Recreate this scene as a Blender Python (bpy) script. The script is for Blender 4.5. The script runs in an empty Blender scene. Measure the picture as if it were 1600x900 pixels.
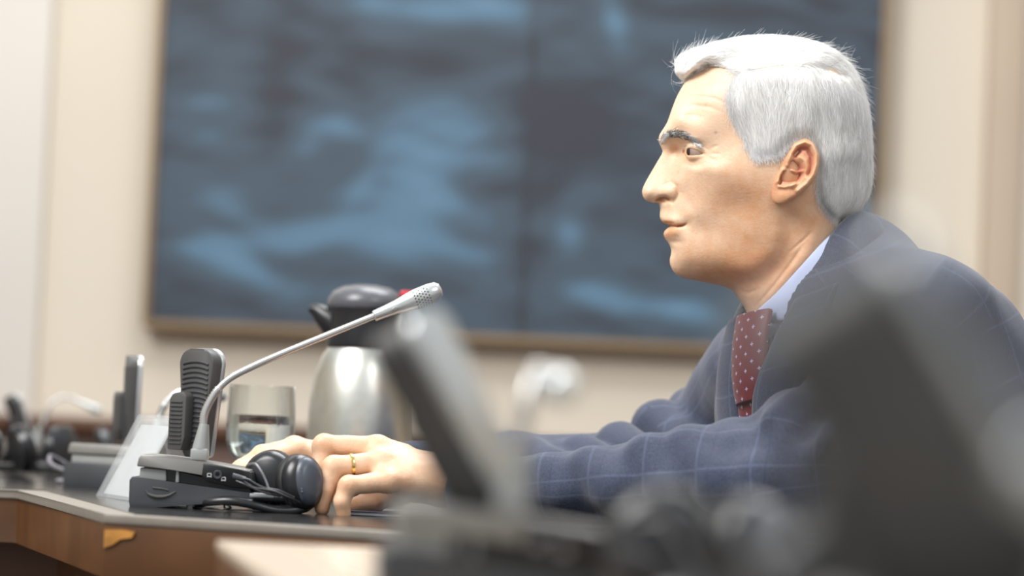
import bpy, bmesh, math, random
import numpy as np
from mathutils import Vector, Matrix
random.seed(7); rng = np.random.default_rng(7)
S = bpy.context.scene
COL = S.collection

# ------------------------------------------------------------------ camera
TAB = 0.74                      # table-top height
CZ = 0.832                      # camera height
FPX = 5120.0                    # focal length in pixels of a 1600 px frame
PITCH = math.atan(210 / FPX); ROLL = math.radians(2.5)
FW = Vector((0, math.cos(PITCH), math.sin(PITCH)))
U0 = Vector((0, -math.sin(PITCH), math.cos(PITCH))); R0 = Vector((1, 0, 0))
RT = R0 * math.cos(ROLL) + U0 * math.sin(ROLL)
UP = -R0 * math.sin(ROLL) + U0 * math.cos(ROLL)
CAM = Vector((0, 0, CZ))
cd = bpy.data.cameras.new('camera'); cam = bpy.data.objects.new('camera', cd); COL.objects.link(cam)
cam.matrix_world = Matrix(((RT.x, UP.x, -FW.x, 0), (RT.y, UP.y, -FW.y, 0), (RT.z, UP.z, -FW.z, CZ), (0, 0, 0, 1)))
cd.sensor_width = 36; cd.lens = FPX * 36 / 1600; cd.clip_start = 0.05; cd.clip_end = 60
cd.dof.use_dof = True; cd.dof.focus_distance = 3.10; cd.dof.aperture_fstop = 3.6
S.camera = cam

# ------------------------------------------------------------------ light
w = bpy.data.worlds.new('world'); S.world = w; w.use_nodes = True
w.node_tree.nodes['Background'].inputs[0].default_value = (0.93, 0.97, 1.0, 1)
w.node_tree.nodes['Background'].inputs[1].default_value = 0.50

def area(name, loc, target, sx, sy, power, col=(1, 1, 1)):
    l = bpy.data.lights.new(name, 'AREA'); l.shape = 'RECTANGLE'; l.size = sx; l.size_y = sy
    l.energy = power; l.color = col
    o = bpy.data.objects.new(name, l); COL.objects.link(o); o.location = loc
    o.rotation_euler = (Vector(target) - Vector(loc)).to_track_quat('-Z', 'Y').to_euler()
    return o
area('ceiling_panel_light', (-1.6, 2.0, 3.0), (0.3, 3.2, 1.0), 1.4, 1.4, 90, (1.0, 0.98, 0.96))
area('ceiling_panel_light', (0.4, 4.2, 3.1), (0.4, 3.4, 0.9), 1.6, 1.2, 52, (0.97, 0.98, 1.0))
area('ceiling_panel_light', (-1.0, 5.4, 3.1), (-0.4, 6.5, 1.0), 3.0, 0.8, 20, (1.0, 0.97, 0.92))
area('ceiling_panel_light', (1.6, 1.0, 3.0), (0.6, 3.0, 0.9), 1.2, 1.2, 22, (1, 1, 1))
S.view_settings.view_transform = 'Standard'; S.view_settings.look = 'None'
S.view_settings.gamma = 1.0; S.view_settings.use_curve_mapping = False
S.view_settings.exposure = 0.35

# ------------------------------------------------------------------ helpers
def P(px, py, D):
    """world point seen at photo pixel (px, py), D metres away along the view axis"""
    return CAM + (RT * ((px - 800) / FPX) + UP * ((450 - py) / FPX) + FW) * D
def T(px, py, z=TAB):
    d = RT * ((px - 800) / FPX) + UP * ((450 - py) / FPX) + FW
    return CAM + d * ((z - CZ) / d.z)
def at_z(px, D, z):
    tx = (px - 800) / FPX
    ty = ((z - CZ) / D - FW.z - tx * RT.z) / UP.z
    return CAM + (RT * tx + UP * ty + FW) * D
def wy(px, py, Y):
    d = RT * ((px - 800) / FPX) + UP * ((450 - py) / FPX) + FW
    return CAM + d * (Y / d.y)
def to_c(v):
    v = Vector(v) - CAM
    return np.array([v.dot(RT), v.dot(FW) - 3.2, v.dot(UP)])
def C(px, py, D):
    return np.array([(px - 800) / FPX * D, D - 3.2, (450 - py) / FPX * D])
def c2w(V):
    V = np.asarray(V, float)
    return (np.array(CAM)[None] + V[:, :1] * np.array(RT)[None] + V[:, 2:3] * np.array(UP)[None]
            + (V[:, 1:2] + 3.2) * np.array(FW)[None])

def setp(o, label=None, cat=None, group=None, kind=None):
    if label: o['label'] = label
    if cat: o['category'] = cat
    if group: o['group'] = group
    if kind: o['kind'] = kind
    return o
def empty(name, loc, rz=0, label=None, cat=None, group=None):
    o = bpy.data.objects.new(name, None); COL.objects.link(o); o.location = loc
    o.rotation_euler = (0, 0, rz); o.empty_display_size = 0.05
    return setp(o, label, cat, group)
def from_bm(name, bm, m, parent=None, smooth=True, angle=40):
    me = bpy.data.meshes.new(name); bmesh.ops.recalc_face_normals(bm, faces=bm.faces[:])
    if smooth:
        for f in bm.faces: f.smooth = True
        for e in bm.edges:
            if len(e.link_faces) == 2 and e.calc_face_angle(0) > math.radians(angle): e.smooth = False
    bm.to_mesh(me); bm.free()
    o = bpy.data.objects.new(name, me); COL.objects.link(o); o.data.materials.append(m)
    if parent: o.parent = parent
    return o
def from_np(name, V, F, m, parent=None, attrs=None, org=(0, 0, 0)):
    """V world coordinates; org = location of the parent"""
    me = bpy.data.meshes.new(name)
    V = np.asarray(V, np.float32) - np.asarray(org, np.float32)[None]
    F = np.asarray(F, np.int32); n = F.shape[1]
    me.vertices.add(len(V)); me.vertices.foreach_set('co', V.ravel())
    me.loops.add(F.size); me.loops.foreach_set('vertex_index', F.ravel())
    me.polygons.add(len(F)); me.polygons.foreach_set('loop_start', np.arange(len(F), dtype=np.int32) * n)
    me.polygons.foreach_set('use_smooth', np.ones(len(F), bool))
    me.update(calc_edges=True)
    for k, a in (attrs or {}).items():
        a = np.asarray(a, np.float32)
        if a.ndim == 1: at = me.attributes.new(k, 'FLOAT', 'POINT'); at.data.foreach_set('value', a)
        else: at = me.attributes.new(k, 'FLOAT_VECTOR', 'POINT'); at.data.foreach_set('vector', a.ravel())
    me.validate()
    o = bpy.data.objects.new(name, me); COL.objects.link(o); me.materials.append(m)
    if parent: o.parent = parent
    return o

def lin(c):
    c = np.array(c, float) / 255
    return tuple(np.where(c <= 0.04045, c / 12.92, ((c + 0.055) / 1.055) ** 2.4)) + (1,)
def mat(name, rgb, rough=0.5, metal=0.0, noise=0.06, scale=40, bump=0.0, bscale=200, spec=0.5, **kw):
    m = bpy.data.materials.new(name); m.use_nodes = True; nt = m.node_tree; N = nt.nodes; L = nt.links
    b = N['Principled BSDF']; b.inputs['Roughness'].default_value = rough; b.inputs['Metallic'].default_value = metal
    b.inputs['Specular IOR Level'].default_value = spec
    tc = N.new('ShaderNodeTexCoord'); nz = N.new('ShaderNodeTexNoise'); nz.inputs['Scale'].default_value = scale
    nz.inputs['Detail'].default_value = 4; L.new(tc.outputs['Object'], nz.inputs['Vector'])
    r = N.new('ShaderNodeValToRGB'); c = np.array(lin(rgb)[:3])
    r.color_ramp.elements[0].position = 0.3; r.color_ramp.elements[1].position = 0.7
    r.color_ramp.elements[0].color = tuple(c * (1 - noise)) + (1,); r.color_ramp.elements[1].color = tuple(np.minimum(c * (1 + noise), 1)) + (1,)
    L.new(nz.outputs['Fac'], r.inputs[0]); L.new(r.outputs[0], b.inputs['Base Color'])
    if bump:
        n2 = N.new('ShaderNodeTexNoise'); n2.inputs['Scale'].default_value = bscale; L.new(tc.outputs['Object'], n2.inputs['Vector'])
        bp = N.new('ShaderNodeBump'); bp.inputs['Strength'].default_value = bump; bp.inputs['Distance'].default_value = 0.001
        L.new(n2.outputs['Fac'], bp.inputs['Height']); L.new(bp.outputs[0], b.inputs['Normal'])
    for k, v in kw.items(): b.inputs[k].default_value = v
    return m

# bmesh shapes -------------------------------------------------------
def bm_new(): return bmesh.new()
def add_box(bm, c, s, bev=0.0, rot=None, seg=2):
    r = bmesh.ops.create_cube(bm, size=1.0); vs = r['verts']
    bmesh.ops.scale(bm, vec=s, verts=vs)
    if bev:
        es = list({e for v in vs for e in v.link_edges})
        rr = bmesh.ops.bevel(bm, geom=es, offset=bev, segments=seg, affect='EDGES', profile=0.5)
        vs = list({v for f in rr['faces'] for v in f.verts} | {v for v in vs if v.is_valid})
    if rot is not None: bmesh.ops.rotate(bm, matrix=rot, verts=vs, cent=(0, 0, 0))
    bmesh.ops.translate(bm, vec=c, verts=vs)
    return vs
def add_prism(bm, poly, y0, y1, bev=0.0, axis='y', seg=2, M=None):
    """closed 2-D outline (x,z) extruded along y (axis='y') or outline (x,y) along z"""
    def mk(p, t): return (p[0], t, p[1]) if axis == 'y' else (p[0], p[1], t)
    a = [bm.verts.new(mk(p, y0)) for p in poly]; b = [bm.verts.new(mk(p, y1)) for p in poly]
    n = len(poly); fs = [bm.faces.new(a), bm.faces.new(b[::-1])]
    for i in range(n): fs.append(bm.faces.new((a[i], b[i], b[(i + 1) % n], a[(i + 1) % n])))
    vs = a + b
    if bev:
        es = {e for f in fs[:2] for e in f.edges}
        if n <= 10: es |= {e for f in fs for e in f.edges}
        rr = bmesh.ops.bevel(bm, geom=list(es), offset=bev, segments=seg, affect='EDGES', profile=0.5)
        vs = list({v for f in rr['faces'] for v in f.verts} | {v for v in vs if v.is_valid})
    if M is not None: bmesh.ops.transform(bm, matrix=M, verts=vs)
    return vs
def add_lathe(bm, prof, seg=48, M=None, close=False):
    rings = []
    for r, z in prof:
        rings.append([bm.verts.new((r * math.cos(2 * math.pi * i / seg), r * math.sin(2 * math.pi * i / seg), z)) for i in range(seg)] if r > 1e-6 else [bm.verts.new((0, 0, z))])
    vs = [v for g in rings for v in g]
    pairs = list(zip(rings, rings[1:])) + ([(rings[-1], rings[0])] if close else [])
    for a, b in pairs:
        for i in range(seg):
            j = (i + 1) % seg
            if len(a) == 1 and len(b) == 1: continue
            if len(a) == 1: bm.faces.new((a[0], b[i], b[j]))
            elif len(b) == 1: bm.faces.new((a[i], b[0], a[j]))
            else: bm.faces.new((a[i], b[i], b[j], a[j]))
    if M is not None: bmesh.ops.transform(bm, matrix=M, verts=vs)
    return vs
def spline(pts, n):
    """Catmull-Rom through pts"""
    p = np.array(pts, float); p = np.vstack([2 * p[0] - p[1], p, 2 * p[-1] - p[-2]])
    out = []; k = len(p) - 3
    for t in np.linspace(0, k - 1e-9, n):
        i = int(t); f = t - i; a, b, c, d = p[i:i + 4]
        out.append(0.5 * (2 * b + (c - a) * f + (2 * a - 5 * b + 4 * c - d) * f ** 2 + (3 * b - a - 3 * c + d) * f ** 3))
    return np.array(out)
def add_tube(bm, pts, r, seg=12, caps=True, flat=1.0):
    pts = [Vector(p) for p in pts]; n = len(pts)
    rr = r if hasattr(r, '__len__') else [r] * n
    t = (pts[1] - pts[0]).normalized(); u = t.orthogonal().normalized(); rings = []
    for i in range(n):
        t = (pts[min(i + 1, n - 1)] - pts[max(i - 1, 0)]).normalized()
        u = (u - t * u.dot(t)).normalized(); v = t.cross(u)
        rings.append([bm.verts.new(pts[i] + (u * math.cos(2 * math.pi * k / seg) + v * math.sin(2 * math.pi * k / seg) * flat) * rr[i]) for k in range(seg)])
    for a, b in zip(rings, rings[1:]):
        for k in range(seg): bm.faces.new((a[k], a[(k + 1) % seg], b[(k + 1) % seg], b[k]))
    if caps: bm.faces.new(rings[0][::-1]); bm.faces.new(rings[-1])
def zmat(loc, zdir, xdir=(1, 0, 0)):
    z = Vector(zdir).normalized(); x = Vector(xdir); x = (x - z * x.dot(z)).normalized(); y = z.cross(x)
    M = Matrix((x, y, z)).transposed().to_4x4(); M.translation = loc
    return M

# implicit surfaces --------------------------------------------------
def surface_nets(F, org, h):
    """F<0 inside. returns verts, quads"""
    h = np.broadcast_to(np.asarray(h, float), (3,))
    s = F < 0
    nx, ny, nz = F.shape
    cnt = np.zeros((nx - 1, ny - 1, nz - 1), np.uint8)
    for dx in (0, 1):
        for dy in (0, 1):
            for dz in (0, 1): cnt += s[dx:nx - 1 + dx, dy:ny - 1 + dy, dz:nz - 1 + dz]
    act = (cnt > 0) & (cnt < 8); I, J, K = np.nonzero(act)
    idx = np.full(act.shape, -1, np.int32); idx[I, J, K] = np.arange(len(I))
    cv = {}
    for dx in (0, 1):
        for dy in (0, 1):
            for dz in (0, 1): cv[dx, dy, dz] = F[I + dx, J + dy, K + dz].astype(np.float64)
    acc = np.zeros((len(I), 3)); num = np.zeros(len(I))
    for a in range(3):
        o1, o2 = [i for i in range(3) if i != a]
        for p in (0, 1):
            for q in (0, 1):
                k0 = [0, 0, 0]; k0[o1] = p; k0[o2] = q; k1 = list(k0); k1[a] = 1
                f0 = cv[tuple(k0)]; f1 = cv[tuple(k1)]; m = (f0 < 0) != (f1 < 0)
                t = np.where(m, f0 / np.where(m, f0 - f1, 1), 0)
                acc[:, a] += t * m; acc[:, o1] += p * m; acc[:, o2] += q * m; num += m
    V = (np.stack([I, J, K], 1) + acc / num[:, None]) * h[None] + np.asarray(org)[None]
    quads = []
    for a in range(3):
        o1 = (a + 1) % 3; o2 = (a + 2) % 3
        sl0 = [slice(None)] * 3; sl1 = [slice(None)] * 3
        sl0[a] = slice(0, -1); sl1[a] = slice(1, None)
        for o in (o1, o2): sl0[o] = slice(1, -1); sl1[o] = slice(1, -1)
        e0 = s[tuple(sl0)]; e1 = s[tuple(sl1)]; ch = e0 != e1
        g = np.array(np.nonzero(ch)); g[o1] += 1; g[o2] += 1
        fl = e0[ch]
        def cell(d1, d2):
            c = g.copy(); c[o1] -= d1; c[o2] -= d2
            return idx[c[0], c[1], c[2]]
        q = np.stack([cell(1, 1), cell(0, 1), cell(0, 0), cell(1, 0)], 1)
        q[~fl] = q[~fl][:, ::-1]
        quads.append(q)
    Q = np.vstack(quads); Q = Q[(Q >= 0).all(1)]
    return V, Q
def grid(lo, hi, h):
    ax = [np.arange(lo[i], hi[i] + h, h, dtype=np.float32) for i in range(3)]
    return ax, [ax[0][:, None, None], ax[1][None, :, None], ax[2][None, None, :]]
def sd_cone(G, a, b, ra, rb):
    """capsule with a linearly varying radius"""
    a = np.asarray(a, np.float32); b = np.asarray(b, np.float32); d = b - a; L2 = float(d @ d) + 1e-9
    t = ((G[0] - a[0]) * d[0] + (G[1] - a[1]) * d[1] + (G[2] - a[2]) * d[2]) / L2
    t = np.clip(t, 0, 1)
    q = (G[0] - a[0] - t * d[0]) ** 2 + (G[1] - a[1] - t * d[1]) ** 2 + (G[2] - a[2] - t * d[2]) ** 2
    return np.sqrt(q) - (ra + (rb - ra) * t)
def sd_ell(G, c, ax, r):
    """ellipsoid with axes ax (3 unit vectors), radii r"""
    q = [G[0] - c[0], G[1] - c[1], G[2] - c[2]]
    k0 = 0; k1 = 0
    for A, R in zip(ax, r):
        v = (q[0] * A[0] + q[1] * A[1] + q[2] * A[2]) / R
        k0 = k0 + v * v; k1 = k1 + (v / R) ** 2
    k0 = np.sqrt(k0); return k0 * (k0 - 1) / np.sqrt(k1 + 1e-9)
def smin(a, b, k):
    hh = np.clip(0.5 + 0.5 * (b - a) / k, 0, 1)
    return b + (a - b) * hh - k * hh * (1 - hh)
def sines(x, y, z, f, seed, n=6):
    r = np.random.default_rng(seed); o = 0
    for _ in range(n):
        d = r.normal(size=3); d /= np.linalg.norm(d)
        o = o + np.sin(f * (d[0] * x + d[1] * y + d[2] * z) * r.uniform(0.7, 1.4) + r.uniform(0, 6.28))
    return o / n ** 0.5
# ------------------------------------------------------------------ the room
YW = 6.5
wall_m = mat('wall_paint', (228, 218, 201), 0.8, noise=0.02, scale=3, bump=0.1)
wall_l = mat('wall_paint_light', (230, 224, 215), 0.8, noise=0.02, scale=3)
wall_d = mat('wall_taupe_shade', (198, 180, 160), 0.8, noise=0.02, scale=3)  # pilaster's side shading put into a paint colour; plain taupe on right wall
wood_m = mat('walnut', (92, 60, 34), 0.42, noise=0.25, scale=9, bump=0.1)
dado_m = mat('dark_walnut_panel', (92, 58, 38), 0.5, noise=0.2, scale=4)
carpet = mat('carpet', (96, 88, 84), 0.95, noise=0.15, scale=60, bump=0.4)
ceil_m = mat('ceiling_white', (235, 235, 232), 0.9, noise=0.02)
frame_m = mat('bronze_frame', (140, 116, 84), 0.5, noise=0.05)

def struct(name, bm, m, parent=None):
    o = from_bm(name, bm, m, parent)
    if not parent: o['kind'] = 'structure'
    return o
bm = bm_new(); add_box(bm, (0, 3.2, -0.05), (9, 9, 0.1)); struct('floor', bm, carpet)
bm = bm_new(); add_box(bm, (0.2, YW + 0.1, 1.6), (8.4, 0.2, 3.2)); struct('wall_back', bm, wall_m)
bm = bm_new(); add_box(bm, (-4.05, 3.2, 1.6), (0.1, 6.8, 3.2)); struct('wall_left', bm, wall_m)
bm = bm_new(); add_box(bm, (4.35, 3.2, 1.6), (0.1, 6.8, 3.2)); struct('wall_right', bm, wall_d)
# pilasters and panels of the rear wall
def strip(n, x0, x1, dep, m, z0=0.0, z1=3.2):
    bm = bm_new(); add_box(bm, ((x0 + x1) / 2, YW - dep / 2, (z0 + z1) / 2), (x1 - x0, dep, z1 - z0), 0.004)
    return struct(n, bm, m)
xa = wy(72, 300, YW).x
strip('trim_1', -3.9, xa, 0.03, wall_l)
strip('trim_2', wy(1535, 300, YW).x, wy(1588, 300, YW).x, 0.06, wall_d)  # strip coloured darker for the shaded side of the pilaster
strip('trim_3', wy(1590, 300, YW).x, 2.2, 0.03, wall_m)
# dado: wooden lower wall
z_d = wy(160, 655, YW).z
bm = bm_new(); add_box(bm, (0, YW - 0.06, z_d / 2), (7.8, 0.09, z_d - 0.04), 0.003)
for i in range(-8, 9): add_box(bm, (i * 0.45, YW - 0.11, z_d / 2 - 0.02), (0.36, 0.02, z_d - 0.22), 0.006)
add_box(bm, (0, YW - 0.075, z_d - 0.012), (7.8, 0.13, 0.03), 0.006)
o = struct('trim_4', bm, dado_m)

# the big dark picture wall ------------------------------------------
TL = wy(254, 0, YW - 0.06); BL = wy(236, 500, YW - 0.06); BR = wy(1358, 550, YW - 0.06)
x0, x1 = (TL.x + BL.x) / 2 + 0.003, BR.x; z0, z1 = (BL.z + BR.z) / 2 - 0.0, 2.02
nx, nz = 300, 190
gx, gz = np.meshgrid(np.linspace(x0, x1, nx), np.linspace(z0, z1, nz), indexing='ij')
# picture coordinates in which the blotches are laid out (0..1122 x 0..520 for the part in view)
zt = wy(800, 0, YW).z; k = (wy(1300, 0, YW).x - wy(300, 0, YW).x) / 1000
U_ = (gx - x0) / k + 240; V_ = 520 - (gz - z0) / k
val = 0.15 + 0.0 * U_
def blob(cx, cy, sx, sy, a, ang=0):
    global val
    c, s_ = math.cos(math.radians(ang)), math.sin(math.radians(ang))
    dx = U_ - cx; dy = V_ - cy; u = dx * c + dy * s_; v = -dx * s_ + dy * c
    val = val + a * np.exp(-(u / sx) ** 2 - (v / sy) ** 2)
for b in [(670, 225, 105, 85, .42), (640, 320, 130, 55, .35), (700, 15, 110, 26, .55), (935, 25, 22, 60, .4, -15), (470, 230, 35, 25, .3, -40),
          (350, 330, 80, 35, .3, 15), (450, 385, 130, 26, .4, -8), (380, 430, 70, 20, .35, 20), (640, 385, 110, 30, .4, 10), (520, 200, 30, 22, .25),
          (880, 355, 28, 50, .35), (930, 450, 55, 22, .55, 10), (1060, 470, 70, 20, .5, 8), (1000, 400, 90, 14, .2, 20), (330, 160, 60, 90, .1),
          (300, 240, 50, 60, .12), (560, 15, 40, 30, .25), (1080, 45, 60, 22, .2), (870, 190, 70, 55, -.35, -20), (740, 290, 60, 26, -.3),
          (420, 150, 30, 70, -.12), (640, 100, 110, 30, -.15), (860, 290, 40, 60, -.15), (420, 20, 80, 60, -.05), (1150, 80, 120, 120, -.05), (500, 460, 160, 18, .2, 5),
          (560, 290, 16, 60, .14, 30), (300, 400, 40, 25, .2), (760, 430, 26, 60, .1), (1180, 250, 90, 60, .1), (1220, 430, 80, 40, .25), (600, -150, 300, 60, .3), (1000, -250, 200, 80, .3)]:
    blob(*b)
wx = U_ + 22 * sines(U_, V_, 0 * U_, 0.02, 3); wz_ = V_ + 16 * sines(U_, V_, 0 * U_, 0.025, 4)
val = val * 0.82 + 0.045 * sines(wx * 0.7, wz_, 0 * wx, 0.07, 5) + 0.035 * sines(wx, wz_ * 1.2, 0 * wx, 0.15, 6)
val = val - 0.10 * np.exp(-((U_ - 812) / 8) ** 2) - 0.06 * np.exp(-((V_ - 262) / 5) ** 2)
val = np.clip(val, 0, 1)
m = bpy.data.materials.new('picture_print'); m.use_nodes = True; N = m.node_tree.nodes; L = m.node_tree.links
b = N['Principled BSDF']; b.inputs['Roughness'].default_value = 0.55
at = N.new('ShaderNodeAttribute'); at.attribute_name = 'tone'; r = N.new('ShaderNodeValToRGB'); r.color_ramp.interpolation = 'EASE'
el = r.color_ramp.elements
el[0].position = 0.0; el[0].color = lin((44, 48, 58)); el[1].position = 0.75; el[1].color = lin((112, 152, 180))
e = el.new(0.22); e.color = lin((62, 78, 92)); e = el.new(0.5); e.color = lin((84, 116, 140))
L.new(at.outputs['Fac'], r.inputs[0]); L.new(r.outputs[0], b.inputs['Base Color'])
L.new(r.outputs[0], b.inputs['Emission Color']); b.inputs['Emission Strength'].default_value = 0.10
yy = YW - 0.07
Vv = np.stack([gx.ravel(), np.full(gx.size, yy), gz.ravel()], 1)
ii = np.arange(nx * nz).reshape(nx, nz)
Q = np.stack([ii[:-1, :-1], ii[1:, :-1], ii[1:, 1:], ii[:-1, 1:]], -1).reshape(-1, 4)
scr = empty('video_wall', ((x0 + x1) / 2, YW, z0), 0, 'large dark display wall with blurred light blue cloud shapes on the back wall', 'display screen')
from_np('display_picture', Vv, Q, m, scr, {'tone': val.ravel()}, scr.location)
bm = bm_new(); w_ = x1 - x0; h_ = z1 - z0
add_box(bm, (0, -0.034, h_ / 2), (w_, 0.068, h_), 0.002); from_bm('housing', bm, mat('screen_black', (30, 32, 38), 0.4), scr)
bm = bm_new(); t_ = 0.014
for c, s_ in (((0, -0.04, -t_ / 2), (w_ + 2 * t_, 0.08, t_)), ((0, -0.04, h_ + t_ / 2), (w_ + 2 * t_, 0.08, t_)),
              ((-w_ / 2 - t_ / 2, -0.04, h_ / 2), (t_, 0.08, h_)), ((w_ / 2 + t_ / 2, -0.04, h_ / 2), (t_, 0.08, h_))): add_box(bm, c, s_, 0.002)
from_bm('frame', bm, frame_m, scr)

# ------------------------------------------------------------------ tables
top_dark = mat('dark_inlay', (34, 33, 34), 0.16, noise=0.1, scale=30)
trim_m = mat('pale_edge_strip', (128, 122, 113), 0.38, noise=0.06)
under_m = mat('walnut_dark', (98, 66, 46), 0.55, noise=0.2, scale=6)
worn_m = mat('worn_wood', (184, 128, 58), 0.6, noise=0.3, scale=60)
A = T(162, 803); B = T(640, 833); Lf = T(28, 766)
def v2(a): return np.array([a.x, a.y])
a, b_, l_ = v2(A), v2(B), v2(Lf)
dr = (b_ - a) / np.linalg.norm(b_ - a); dl = (l_ - a) / np.linalg.norm(l_ - a)
print('corner', a, 'dir', dr, dl)
RX = 0.42
pR = a + dr * ((RX - a[0]) / dr[0]); pL = a + dl * 2.6
outline = [a, pR, np.array([0.212, 3.06]), np.array([0.212, 5.6]), np.array([-2.2, 5.6]), np.array([-2.2, l_[1] - .03]), l_]
def inset(poly, d):
    c = []; n = len(poly)
    for i in range(n):
        p0, p1, p2 = poly[i - 1], poly[i], poly[(i + 1) % n]
        e1 = (p1 - p0) / np.linalg.norm(p1 - p0); e2 = (p2 - p1) / np.linalg.norm(p2 - p1)
        n1 = np.array([-e1[1], e1[0]]); n2 = np.array([-e2[1], e2[0]])
        q = n1 + n2; q = q / (q @ n1); c.append(p1 + q * d)
    return c
def make_table(nm, outline, label, cat, edge=0.028, topm=top_dark, trm=trim_m, fascia=0.046, panels=(0,)):
    t = empty(nm, (outline[0][0], outline[0][1], 0), 0, label, cat); off = outline[0]
    loc = [p - off for p in outline]
    bm = bm_new(); add_prism(bm, [tuple(p) for p in loc], TAB - 0.008, TAB, 0.0015, axis='z'); from_bm('edge_strip', bm, trm, t)
    bm = bm_new(); add_prism(bm, [tuple(p) for p in inset(loc, edge)], TAB - 0.004, TAB + 0.0008, 0.0, axis='z'); from_bm('table_top', bm, topm, t)
    bm = bm_new(); add_prism(bm, [tuple(p) for p in inset(loc, 0.001)], TAB - 0.008 - fascia, TAB - 0.008, 0.002, axis='z'); from_bm('fascia', bm, wood_m, t)
    q = inset(loc, 0.05); q2 = inset(loc, 0.07); n = len(q)
    for i in panels:                       # thin upright panels under the edge, open on the sitting side
        j = (i + 1) % n
        bm = bm_new(); add_prism(bm, [tuple(q[i]), tuple(q[j]), tuple(q2[j]), tuple(q2[i])], 0.0, TAB - 0.008 - fascia, 0.0, axis='z')
        from_bm('modesty_panel', bm, under_m, t)
    return t, loc
tb, loc = make_table('conference_table', outline, 'walnut conference table with dark top and pale edge strip, worn at its corner', 'table', panels=(0, 5, 6, 3))
# worn corner patch: a thin bare sliver set in the fascia
d3 = Vector((dr[0], dr[1], 0)); nrm = Vector((dr[1], -dr[0], 0))
bm = bm_new()
pts = [(0.001, -0.012), (0.010, -0.009), (0.017, -0.004), (0.029, -0.002), (0.032, 0.003), (0.018, 0.0042), (0.001, 0.0035)]
vs = [bm.verts.new(d3 * (x + 0.001) + nrm * 0.0006 + Vector((0, 0, TAB - 0.0165 + z))) for x, z in pts]
f = bm.faces.new(vs); r = bmesh.ops.extrude_face_region(bm, geom=[f]); bmesh.ops.translate(bm, vec=-nrm * 0.002, verts=[v for v in r['geom'] if isinstance(v, bmesh.types.BMVert)])
wp = from_bm('worn_patch', bm, worn_m, tb, False); wp['label'] = 'bare orange worn patch on the table corner'
# panels of the front below the fascia
bm = bm_new()
for s0, s1, dd in ((0.02, 0.20, dr), (0.02, 0.20, dl), (0.24, 0.5, dl), (0.22, 0.45, dr)):
    c = (s0 + s1) / 2; nn = np.array([dr[1], -dr[0]]) if dd is dr else np.array([-dl[1], dl[0]])
    ang = math.atan2(dd[1], dd[0]); q = dd * (c + 0.03) - nn * 0.047
    add_box(bm, (q[0], q[1], 0.36), (s1 - s0, 0.012, 0.5), 0.004, Matrix.Rotation(ang, 3, 'Z'))
from_bm('panel_moulding', bm, dado_m, tb)

fA = v2(T(338, 844)); fB = v2(T(418, 900)); dd = (fB - fA) / np.linalg.norm(fB - fA)
fC = fA + dd * ((0.42 - fA[1]) / dd[1])
lac = mat('light_lacquer_top', (206, 190, 170), 0.25, noise=0.05, scale=12)
lac_e = mat('light_lacquer_edge', (190, 172, 152), 0.35, noise=0.05)
outline2 = [fC, np.array([0.75, 0.42]), np.array([0.75, fA[1] - 0.1]), fA]
t2, _ = make_table('conference_table', outline2, 'pale topped table out of focus in the foreground under the two blurred microphone units', 'table', 0.05, lac, lac_e, 0.03, (1, 2, 3))
# ------------------------------------------------------------------ conference units
u_base = mat('unit_charcoal', (62, 64, 68), 0.45, noise=0.05)
u_panel = mat('unit_grey_metal', (140, 138, 134), 0.38, metal=0.35, noise=0.05)
u_black = mat('unit_black', (24, 24, 26), 0.35, noise=0.1)
u_rib = mat('unit_rib_grey', (76, 75, 74), 0.5, noise=0.08)
u_silver = mat('unit_silver', (200, 204, 204), 0.28, metal=0.6, noise=0.03)
u_collar = mat('unit_collar_grey', (158, 160, 158), 0.4, metal=0.2, noise=0.03)
neck_m = mat('gooseneck_silver', (205, 205, 204), 0.25, metal=0.7, noise=0.03)
white_m = mat('icon_white', (220, 220, 220), 0.5)
rubber = mat('rubber_foot_white', (210, 210, 205), 0.6)
K1 = 3.0 / FPX
cr, sr = math.cos(ROLL), math.sin(ROLL)
def L2(px, py):
    dx = (px - 320) * K1; dz = (802 - py) * K1
    return (dx * cr - dz * sr, dz * cr + dx * sr)
def rounded(w, h, r, n=6):
    o = []
    for cx, cy, a0 in ((w / 2 - r, h - r, 0), (-w / 2 + r, h - r, 90), (-w / 2 + r, r * .3, 180), (w / 2 - r, r * .3, 270)):
        rr = r if cy > h / 2 else r * .3
        for i in range(n + 1):
            t = math.radians(a0 + 90 * i / n); o.append((cx + rr * math.cos(t) * (1 if cy > h/2 else 1) , cy + rr * math.sin(t)))
    return o
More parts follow.
